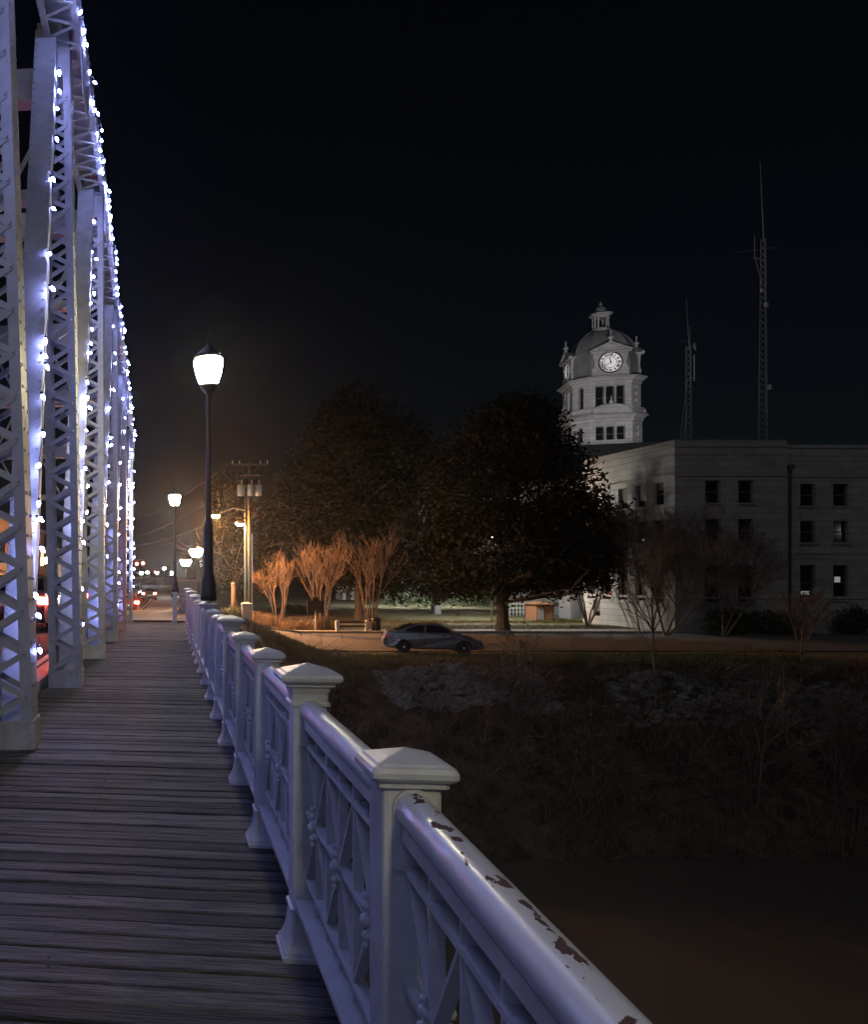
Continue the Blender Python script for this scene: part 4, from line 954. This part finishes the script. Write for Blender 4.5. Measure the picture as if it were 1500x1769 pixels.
# ------------------------------------------------------------------ utility pole, steel pole, their lamps
ub = P(431, 1090, 55); uz = float(ground_z(ub.x, ub.y)); up = thing('utility_pole', 'wooden utility pole with cross arms and three grey transformers', 'utility pole', (ub.x, ub.y, uz))
HP = P(431, 795, 55).z - uz; s55 = 55 / F
MB().path([(0, 0, -.3), (0, 0, HP)], [.16, .10], 10).build('pole', 'wood', up, smooth=True)
zA, zB = HP - 8 * s55, HP - 27 * s55
MB().box((0, -.14, zA), (63 * s55, .1, .12)).build('cross_arm', 'wood', up); MB().box((0, -.14, zB), (34 * s55, .09, .1)).build('cross_arm', 'wood', up)
for x in (-30, -18, 18, 30):
    MB().lathe([(.03, zA + .06), (.05, zA + .1), (.03, zA + .16), (.05, zA + .2), (.02, zA + .26)], 8, (x * s55, -.14, 0)).build('insulator', 'white', up)
for x, y in ((-16, -.2), (0, -.42), (14, -.2)):
    z = HP - 62 * s55; c = MB(); c.lathe([(.20, z), (.23, z + .03), (.24, z + .66), (.25, z + .70), (.18, z + .76), (.05, z + .8)], 14, (x * s55, y, 0)); o = c.build('transformer', 'steel', up, smooth=True)
    MB().lathe([(.04, z + .8), (.06, z + .86), (.03, z + .92), (.05, z + .98), (.02, z + 1.04)], 8, (x * s55 + .06, y, 0)).build('bushing', 'white', o)
for a, b in (((-30, zA), (-16, HP - 45 * s55)), ((30, zA), (14, HP - 45 * s55))): MB().path([(a[0] * s55, -.16, a[1]), (b[0] * s55 * 1.1, -.2, b[1])], [.012, .012], 4).build('drop_wire', 'black', up)
MB().path([(.16, -.05, .4), (.16, -.05, HP * .55)], [.045, .045], 6).build('conduit', 'steel', up)
def pole_lamp(parent, x0, z0, x1, z1, mm, y=-.1):
    o = MB().path([(x0, y, z0), ((x0 + x1) / 2, y, z0 + .22), (x1, y, z1 + .12)], [.03, .03, .03], 6).build('lamp_arm', 'steel', parent)
    d = -1 if x1 < x0 else 1
    MB().path([(x1 - d * .12, y, z1 + .12), (x1 + d * .28, y, z1 + .12), (x1 + d * .45, y, z1 + .08)], [.07, .13, .05], 8).build('lamp_housing', 'steel', o)
    MB().lathe([(.03, -.13), (.18, -.12), (.27, 0), (.25, .03)], 14, (x1 + d * .2, y, z1)).build('lamp_lens', mm, o, smooth=True)
    MB().lathe([(.30, -.012), (.315, .0), (.25, .13), (.06, .19), (.06, .17), (.22, .11), (.292, -.002)], 14, (x1 + d * .2, y, z1)).build('lamp_hood', 'steel', o, smooth=True)
q = P(373, 891, 54.9); pole_lamp(up, -.1, q.z - uz + .3, q.x - ub.x + .2, q.z - uz, 'sodium')
sb = P(425, 1092, 53.5); sz = float(ground_z(sb.x, sb.y)); spl = thing('steel_pole', 'plain green grey steel pole with a white lamp beside the utility pole', 'pole', (sb.x, sb.y, sz))
HS = P(425, 848, 53.5).z - sz; MB().path([(0, 0, -.2), (0, 0, HS)], [.13, .09], 10).build('pole', 'green_pole', spl, smooth=True)
q = P(415, 905, 53.5); pole_lamp(spl, 0, q.z - sz + .15, q.x - sb.x + .15, q.z - sz, 'ledwhite')
def wire(label, a, b, sag):
    a, b = Vector(a), Vector(b); pts = [a.lerp(b, t_) - Vector((0, 0, sag * 4 * t_ * (1 - t_))) for t_ in [i / 14 for i in range(15)]]
    return tag(MB().path(pts, [.016] * 15, 4, False).build('overhead_wire', 'wire'), label, 'wire', 'overhead wires')
for k, x in enumerate((-30, 30)):
    wire(['overhead wire from the left end of the utility pole cross arm', 'overhead wire from the right end of the utility pole cross arm'][k], (ub.x + x * s55, ub.y - .14, uz + zA + .25), P(190 + 20 * k, 905 + 25 * k, 120), 1.2)
wire('lower overhead wire crossing the street beyond the bridge', (ub.x, ub.y - .1, uz + HP - 3.0), P(200, 945, 110), .8)
# second, shorter pole left of it
pb = P(403, 1062, 60); pz = float(ground_z(pb.x, pb.y)); o = thing('wooden_post', 'short pale wooden post left of the utility pole', 'post', (pb.x, pb.y, pz)); MB().path([(0, 0, -.2), (0, 0, P(403, 1008, 60).z - pz)], [.16, .15], 10).build('shaft', 'wood', o, smooth=True); MB().lathe([(.17, 0), (.17, .06), (.05, .1)], 10, (0, 0, P(403, 1008, 60).z - pz)).build('cap', 'steel', o)

# ------------------------------------------------------------------ piers and small things at the street corner
def pier(label, px, pyb, pyt, Z, wpx, dome=False):
    b = P(px, pyb, Z); b.z = min(b.z, float(ground_z(b.x, b.y))); H = P(px, pyt, Z).z - b.z; h = wpx * Z / F / 2; t = thing('stone_pier', label, 'pier', b, -TH)
    MB().loft(lambda q: rsq(q, .03), [(h * .93, -.4), (h * .93, H * .9)]).build('shaft', 'concrete', t)
    MB().loft(lambda q: rsq(q, .03), [(h * 1.1, -.4), (h * 1.1, H * .12), (h * .95, H * .16)]).build('plinth', 'concrete', t)
    MB().loft(lambda q: rsq(q, .04), [(h, H * .9), (h * 1.06, H * .92), (h * 1.06, H * .955), (h * .9, H * .965), (h * .3, H)]).build('cap', 'concrete', t)
pier('large pale concrete pier with rounded top beyond the far end of the railing', 325, 1062, 1000, 40, 32)
pier('white pier with flared foot standing behind the utility pole base', 426, 1093, 1040, 52, 17)
sg = P(545, 1093, 52.6); sg.z = float(ground_z(sg.x, sg.y)); t = thing('marker_sign', 'dark historical marker plate with a crest on a pale post, before the crape myrtles', 'sign', sg)
zt = P(545, 1058, 52.6).z - sg.z; MB().path([(0, 0, -.2), (0, 0, zt + .1)], [.045, .045], 8).build('post', 'yellow', t)
MB().box((0, 0, zt + .36), (1.0, .06, .74)).build('plate', 'sign', t); fr = MB()
for x in (-.5, .5): fr.box((x, 0, zt + .36), (.04, .09, .78))
for z in (zt - .02, zt + .74): fr.box((0, 0, z), (.96, .088, .04))
fr.build('frame', 'black', t); MB().prism([(-.17, zt + .76), (.17, zt + .76), (.2, zt + .88), (.08, zt + 1.0), (-.08, zt + 1.0), (-.2, zt + .88)], -.03, .03).build('crest', 'sign', t)
tl = MB()
for k in range(7): tl.box((0, -.033, zt + .62 - k * .085), (.82 - .1 * (k % 3), .006, .022))
tl.build('raised_lettering', mat('marker_letter', (.10, .08, .06), .5), t)
# rail fence bench by the street
fb = P(608, 1093, 52.4); fb.z = float(ground_z(fb.x, fb.y)); t = thing('rail_fence', 'short rail fence with two pale posts and wooden rails by the street', 'fence', fb)
for px in (583, 634):
    x = (px - 608) * 52.4 / F; MB().loft(lambda h: [(a + x, c) for a, c in rsq(h, .02)], [(.11, -.2), (.11, .74), (.06, .80)]).build('post', 'yellow', t)
for z in (.42, .68): MB().box((0, 0, z), (1.68, .08, .12)).build('rail', 'wood', t)
cb = P(649, 1092, 52.6); cb.z = float(ground_z(cb.x, cb.y)); t = thing('litter_bin', 'dark round litter bin with brown side next to the rail fence', 'bin', cb)
MB().lathe([(.29, 0), (.30, .05), (.31, .72), (.30, .76)], 16).build('drum', 'green_can', t, smooth=True); MB().lathe([(.32, .76), (.33, .80), (.33, .92), (.22, .96), (.2, .93)], 16).build('lid', 'carblack', t, smooth=True)
MB().box((-.28, -.14, .38), (.1, .12, .66)).build('side_panel', 'canpatch', t)
yb = P(649, 1058, 68); yb.z = float(ground_z(yb.x, yb.y)); t = thing('yard_sign', 'small white yard sign on the lit lawn beside the crape myrtle', 'sign', yb)
zt = P(649, 1049, 68).z - yb.z; MB().box((0, 0, zt + .2), (.34, .03, .46)).build('board', 'white', t); MB().path([(0, 0, -.1), (0, 0, zt)], [.02, .02], 5).build('stake', 'steel', t)
eb = P(755, 1062, 74); eb.z = float(ground_z(eb.x, eb.y)); t = thing('electric_cabinet', 'narrow grey electric cabinet standing on the lawn', 'cabinet', eb)
MB().box((0, 0, .45), (.55, .4, .9)).build('body', 'shed', t); MB().box((0, -.21, .45), (.46, .03, .76)).build('door', 'shed', t); MB().box((0, 0, .92), (.6, .46, .05)).build('lid', 'steel', t)
# sheds and air handling boxes left of the stone building
def shed(label, px, pyb, pyt, Z, wpx, m, gable=False):
    b = P(px, pyb, Z); b.z = float(ground_z(b.x, b.y)); H = P(px, pyt, Z).z - b.z; h = wpx * Z / F / 2; t = thing('shed', label, 'shed', b)
    MB().box((0, 0, H * .42), (2 * h, 1.6, H * .84)).build('wall', m, t)
    r = MB()
    if gable: r.add([(-h - .15, -.95, H * .84), (h + .15, -.95, H * .84), (h + .15, .95, H * .84), (-h - .15, .95, H * .84), (-h * .25, 0, H), (h * .25, 0, H)], [(0, 1, 5, 4), (1, 2, 5), (2, 3, 4, 5), (3, 0, 4), (3, 2, 1, 0)])
    else: r.box((0, 0, H * .845 + H * .06), (2 * h + .12, 1.72, H * .12))
    r.build('roof', m, t); d = MB().box((-h * .45, -.82, H * .36), (h * .7, .04, H * .66)).build('door', 'shed', t); MB().box((h * .2, -.04, 0), (.05, .04, .12)).build('handle', 'black', d)
shed('small brown hip roofed booth on the lawn behind the great trunk', 931, 1073, 1038, 66, 27, 'canpatch', True)
shed('grey metal shed against the side of the stone building', 992, 1074, 1028, 68, 32, 'shed')
shed('dark low shed between the booth and the metal shed', 958, 1071, 1040, 72, 24, 'wood')
fx = P(890, 1066, 72); fx.z = float(ground_z(fx.x, fx.y)); t = thing('picket_fence', 'white open rail fence behind the trunk of the great magnolia', 'fence', fx)
for k in range(6): MB().box((-.75 + k * .3, 0, .6), (.05, .05, 1.25)).build('post', 'white', t)
for z in (.3, .65, 1.0, 1.2): MB().box((0, -.03, z), (1.6, .03, .05)).build('rail', 'white', t)

hb = P(603, 1047, 112); hb.z = float(ground_z(hb.x, hb.y)); t = thing('pale_house', 'small pale house seen between the crape myrtle stems', 'house', hb)
MB().box((0, 0, .9), (2.6, 3, 2.0)).build('wall', 'white', t); MB().prism([(-1.6, 1.9), (1.6, 1.9), (0, 2.7)], -1.8, 1.8).build('roof', 'darkroof', t)
w_ = MB().box((.5, -1.52, 1.0), (.6, .06, .9)).build('window', 'frame', t); MB().box((.5, -1.56, 1.0), (.48, .03, .78)).build('pane', 'glass', w_); MB().box((-.6, -1.52, .8), (.7, .06, 1.6)).build('door', 'frame', t)
# ------------------------------------------------------------------ cars
def car_meshes():
    d = {}; arches = ((-1.32, .36), (1.36, .36)); bot = .24
    top = [(-2.20, .34), (-2.27, .52), (-2.25, .72), (-2.17, .92), (-2.08, 1.04), (-1.62, 1.075), (-.9, 1.03), (.2, .98), (.95, .97), (1.35, .90), (1.8, .80), (2.08, .68), (2.22, .54), (2.25, .38), (2.16, .26)]
    low = []
    for cx, r in arches[::-1]:
        low += [(cx + .40, bot)] + [(cx + r * 1.04 * math.cos(t), .32 + r * 1.04 * math.sin(t)) for t in [R(-8) + R(196) * j / 10 for j in range(11)]] + [(cx - .40, bot)]
    poly = top + low + [(-2.1, .28)]
    def hw(x, z): return .885 * (1 - .16 * min(1, abs(x) / 2.3) ** 5) * (1 - .10 * max(0, (z - .72) / .4) ** 1.5 - .05 * max(0, (.45 - z) / .25))
    n = len(poly); vs = []
    for s in (-1, 1):
        for x, z in poly: vs.append((x, s * hw(x, z), z))
    for s in (-1, 1):
        for x, z in poly: vs.append((x * .995, s * (hw(x, z) - .10), z + (.018 if z > .6 and abs(x) < 2.1 else 0)))
    fs = [tuple(range(n)), tuple(range(n, 2 * n))[::-1]]
    for i in range(n):
        j = (i + 1) % n; fs += [(i, j, j + 2 * n, i + 2 * n), (i + 2 * n, j + 2 * n, j + 3 * n, i + 3 * n), (i + 3 * n, j + 3 * n, j + n, i + n)]
    d['body'] = MB().add(vs, fs)
    # greenhouse: pillars and roof in paint, panes separate
    st = [(-1.72, 1.06, 1.065), (-1.25, 1.045, 1.26), (-.75, 1.03, 1.42), (-.1, 1.0, 1.47), (.35, .985, 1.445), (.72, .975, 1.25), (1.15, .96, .975)]
    vs = []; 
    for x, zb, zt in st:
        k = (zt - zb) / .47; wb = .80; wt = .80 - .22 * min(1, k)
        vs += [(x, -wb, zb), (x, -wt - .02, zt - .03), (x, -wt + .12, zt + .012), (x, 0, zt + .03), (x, wt - .12, zt + .012), (x, wt + .02, zt - .03), (x, wb, zb)]
    d['cabin'] = MB().add(vs, [(i * 7 + j, i * 7 + j + 1, (i + 1) * 7 + j + 1, (i + 1) * 7 + j) for i in range(6) for j in range(6)])
    def side(pts):
        out = []
        for s in (-1, 1):
            pp = []
            for x, z in pts:
                zb = 1.03 - .06 * x * .5; k = max(0, (z - zb)) / .47; pp.append((x, s * (.812 - .215 * min(1, k)), z))
            out.append(MB().add(pp, [tuple(range(len(pts)))]))
        return out
    d['rear_window'] = side([(-1.30, 1.09), (-.42, 1.055), (-.38, 1.395), (-.72, 1.365), (-1.10, 1.25)]); d['front_window'] = side([(-.32, 1.05), (.86, 1.015), (.70, 1.16), (.40, 1.35), (-.05, 1.405), (-.30, 1.40)])
    d['windshield'] = MB().add([(1.10, -.68, 1.02), (1.10, .68, 1.02), (.42, .52, 1.455), (.42, -.52, 1.455), (.78, -.62, 1.255), (.78, .62, 1.255)], [(0, 1, 5, 4), (4, 5, 2, 3)])
    d['backlight'] = MB().add([(-1.66, -.66, 1.115), (-1.66, .66, 1.115), (-.84, .50, 1.43), (-.84, -.50, 1.43), (-1.27, -.60, 1.29), (-1.27, .60, 1.29)], [(0, 4, 5, 1), (4, 3, 2, 5)])
    for k in ('windshield',): d[k].v = [(x + .035, y, z + .03) for x, y, z in d[k].v]
    d['backlight'].v = [(x - .03, y, z + .02) for x, y, z in d['backlight'].v]
    ty = MB(); ty.lathe([(.20, -.10), (.30, -.10), (.325, -.07), (.325, .07), (.30, .10), (.20, .10)], 20); d['tyre'] = ty
    rm = MB(); rm.lathe([(.19, .06), (.215, .085), (.205, .095)], 20)
    for k in range(5):
        a = k * 2 * math.pi / 5
        for o_ in (-.16, .16): rm.bar((.05 * math.cos(a), .05 * math.sin(a), .085), (.20 * math.cos(a + o_), .20 * math.sin(a + o_), .085), .035, .02, (0, 0, 1))
    rm.lathe([(.055, .07), (.055, .1), (.02, .105)], 10); d['rim'] = rm
    hb = MB(); hb.lathe([(.205, -.05), (.205, .03)], 16); d['hub'] = hb
    d['tail'] = []; d['head'] = []
    for s in (-1, 1):
        tl = MB(); hl = MB()
        tl.add([(-2.19, s * .80, .76), (-2.13, s * .80, .95), (-1.86, s * .845, .98), (-1.88, s * .855, .88), (-2.10, s * .84, .74), (-2.235, s * .55, .80), (-2.17, s * .55, .96)], [(0, 1, 2, 3, 4), (0, 5, 6, 1)])
        hl.add([(2.02, s * .80, .62), (1.72, s * .845, .74), (1.76, s * .80, .80), (2.06, s * .70, .70), (2.20, s * .50, .60), (2.19, s * .52, .54), (2.12, s * .72, .56)], [(0, 1, 2, 3), (0, 3, 4, 5, 6)])
        tl.v = [(x - .035, y * 1.03, z) for x, y, z in tl.v]; hl.v = [(x + .03, y * 1.03, z + .01) for x, y, z in hl.v]
        d['tail'].append(tl); d['head'].append(hl)
    gr = MB(); gr.box((2.235, 0, .50), (.05, .84, .15)); gr.box((2.22, 0, .33), (.05, 1.1, .10)); d['grille'] = gr
    d['mirror'] = [MB().box((.78, s * .95, 1.04), (.12, .20, .13)) for s in (-1, 1)]
    d['handle'] = [MB().box((x, s * .862, .90), (.17, .03, .03)) for s in (-1, 1) for x in (-.55, .45)]
    d['trim'] = [MB().box((x, s * .884, .60), (.012, .012, .55)) for s in (-1, 1) for x in (-.36, .80)] + [MB().box((.02, s * .872, .27), (1.85, .05, .06)) for s in (-1, 1)]
    bp = MB(); bp.box((-2.265, 0, .66), (.02, .5, .13)); d['plate'] = bp
    return d
CM = car_meshes()
def car(label, loc, rz, paint, lit_tail=False, lit_head=False, group=None):
    t = thing('car', label, 'car', loc, rz, group)
    body = CM['body'].build('body', paint, t); CM['cabin'].build('cabin', paint, t)
    def put(key, name, m, par):
        for q in (CM[key] if isinstance(CM[key], list) else [CM[key]]): q.build(name, m, par)
    for key, nm, m, par in (('rear_window', 'rear_window', 'glass', t), ('front_window', 'front_window', 'glass', t), ('windshield', 'windshield', 'glass', t), ('backlight', 'rear_windscreen', 'glass', t),
                            ('tail', 'tail_light', 'taillit' if lit_tail else 'redlens', t), ('head', 'headlight', 'headlit' if lit_head else 'clearlens', t), ('mirror', 'mirror', paint, t),
                            ('handle', 'door_handle', 'carblack', body), ('trim', 'side_trim', 'carblack', body), ('plate', 'number_plate', 'white', t)): put(key, nm, m, par)
    gl = CM['grille']; MB().box((2.235, 0, .50), (.05, .84, .15)).build('grille', 'carblack', t); MB().box((2.22, 0, .33), (.05, 1.1, .10)).build('lower_grille', 'carblack', t)
    for x in (-1.32, 1.36):
        for s in (-1, 1):
            w_ = CM['tyre'].build('wheel', 'tyre', t, (x, s * .78, .325), (R(-90 * s), 0, 0), smooth=False); CM['rim'].build('rim', 'alloy', w_); CM['hub'].build('hub', 'carblack', w_)
    MB().box((0, 0, .42), (3.6, 1.3, .35)).build('underbody', 'carblack', t)
    return t
cl = P(745, 1131, 40.6); cz = float(ground_z(cl.x, cl.y)) + .05
car('grey sedan parked at the roadside facing right', (cl.x, cl.y, cz), R(-17), 'carpaint')
def road_car(label, u, v, paint, tail, head, rz=0):
    car(label, BW(u, v, float(road_z(v)) - .01), R(90) - TH + rz, paint, tail, head, 'cars on the main road')
road_car('dark red car with glowing tail lights driving away beyond the bridge end', -2.95, 60, 'carpaint_b', True, False)
road_car('silver car with red tail lights on the bridge roadway, seen through the nearest laced posts', -4.0, 29.6, 'carpaint_c', True, False)
road_car('dark car with red tail lights standing on the bridge roadway, behind the nearest laced post', -4.0, 23.6, 'carpaint', True, False)
road_car('dark red car with red tail lights heading the queue just past the bridge', -4.1, 36.2, 'carpaint_b', True, False)
road_car('distant car with white headlights coming towards the bridge', -5.0, 125, 'carpaint_c', False, True, math.pi)
road_car('farthest car with red tail lights down the street', -2.4, 105, 'carpaint', True, False)

# ------------------------------------------------------------------ traffic lights down the street
def signal(label, px, py, Z):
    q = P(px, py, Z); t = thing('traffic_light', label, 'traffic light', q, -TH, 'traffic lights down the street')
    MB().box((0, .12, -.35), (.40, .22, 1.15)).build('housing', 'black', t)
    for k, m in enumerate(('sigred', 'sigoff', 'sigoff')):
        MB().lathe([(.155, 0), (.15, .05), (.05, .08)], 14).build('lens', m, t, (0, 0, -k * .36), (R(90), 0, 0))
    v_ = q.x * ST + q.y * CT; gz = float(road_z(v_)); hgt = q.z - gz
    MB().path([(-8.5 , .3, -hgt), (-8.5, .3, .75), (.1, .3, .35)], [.12, .10, .05], 8).build('mast_arm', 'steel', t)
signal('red traffic light on a mast arm, left one over the street beyond the bridge', 236, 974, 92); signal('red traffic light on a mast arm, right one over the street beyond the bridge', 247, 973, 92.8); signal('most distant red traffic light, small and low over the street', 268, 988, 170)
# far shop lights and buildings along the street
def block(label, u0, u1, v0, v1, h, m, wins, wm, name='town_building'):
    t = bthing(name, label, 'building', 0, 0, 0, 'buildings along the street'); z0 = float(road_z((v0 + v1) / 2)) - .2
    MB().box(((u0 + u1) / 2, (v0 + v1) / 2, z0 + h / 2), (abs(u1 - u0), v1 - v0, h)).build('wall', m, t)
    MB().box(((u0 + u1) / 2, (v0 + v1) / 2, z0 + h + .1), (abs(u1 - u0) + .4, v1 - v0 + .4, .3)).build('parapet', 'concrete', t)
    uf = max(u0, u1) if u0 < -2 else min(u0, u1); s = 1 if u0 < -2 else -1
    for lv in range(wins[1]):
        for k in range(wins[0]):
            v = v0 + (v1 - v0) * (k + .5) / wins[0]; wv = (v1 - v0) / wins[0] * .55; z = z0 + 1.7 + lv * 3.3
            f = MB().box((uf + s * .03, v, z), (.10, wv + .2, 2.2)).build('window', 'frame', t); MB().box((uf + s * .09, v, z), (.04, wv, 1.95)).build('pane', wm if (lv == 0 or (k + lv) % 3 == 0) else 'glass', f)
    if s > 0 and wm == 'warmwin':
        MB().prism([(uf, z0 + 3.1), (uf + 1.6, z0 + 2.75), (uf + 1.6, z0 + 2.65), (uf, z0 + 2.9)], v0 + .5, v1 - .5).build('awning', 'wood', t)
        for k in range(5): MB().path([(uf + 1.45, v0 + .8 + (v1 - v0 - 1.6) * k / 4, z0), (uf + 1.45, v0 + .8 + (v1 - v0 - 1.6) * k / 4, z0 + 2.7)], [.08, .08], 8).build('awning_post', 'yellow', t)
    return t
block('brick shop with warm lit windows and awning across the road, at the left edge', -24, -12.6, 38, 58, 8.6, 'brick', (6, 2), 'warmwin')
block('second brick building with lit windows farther along the left of the street', -24, -12.8, 60, 84, 7.4, 'brick', (6, 2), 'warmwin')
block('low concrete building at the far left of the street', -26, -12.8, 90, 130, 6.2, 'concrete', (7, 1), 'warmwin')
for lab, px, py, Z, c in (('bluish white shop sign light far down the street, left one', 244, 990, 230, 'ledwhite'), ('bluish white shop sign light far down the street, middle one', 255, 989, 260, 'ledwhite'), ('white shop sign light far down the street, right one', 271, 990, 250, 'headlit'), ('small white light far down the street near the right pavement', 284, 982, 240, 'headlit')):
    q = P(px, py, Z); gz = -1.6; t = thing('shop_sign', lab, 'sign', (q.x, q.y, gz), -TH, 'lit signs far down the street')
    MB().box((0, 0, q.z - gz), (.9, .2, .55)).build('sign_box', c, t); MB().path([(0, .05, 0), (0, .05, q.z - gz - .2)], [.12, .1], 8).build('pole', 'steel', t)

# ------------------------------------------------------------------ haze volume added to draw halos round the lamps
hz_ = MB().box((150, 180, 15), (700, 560, 52)).build('haze', None); stuff(hz_)
hm = bpy.data.materials.new('halo_air'); hm.use_nodes = True; t_ = hm.node_tree; t_.nodes.clear()
vo = t_.nodes.new('ShaderNodeVolumePrincipled'); ou = t_.nodes.new('ShaderNodeOutputMaterial'); t_.links.new(vo.outputs[0], ou.inputs['Volume'])
vo.inputs['Color'].default_value = (.9, .92, .95, 1); vo.inputs['Density'].default_value = .0003; vo.inputs['Anisotropy'].default_value = .9
hz_.data.materials.append(hm)
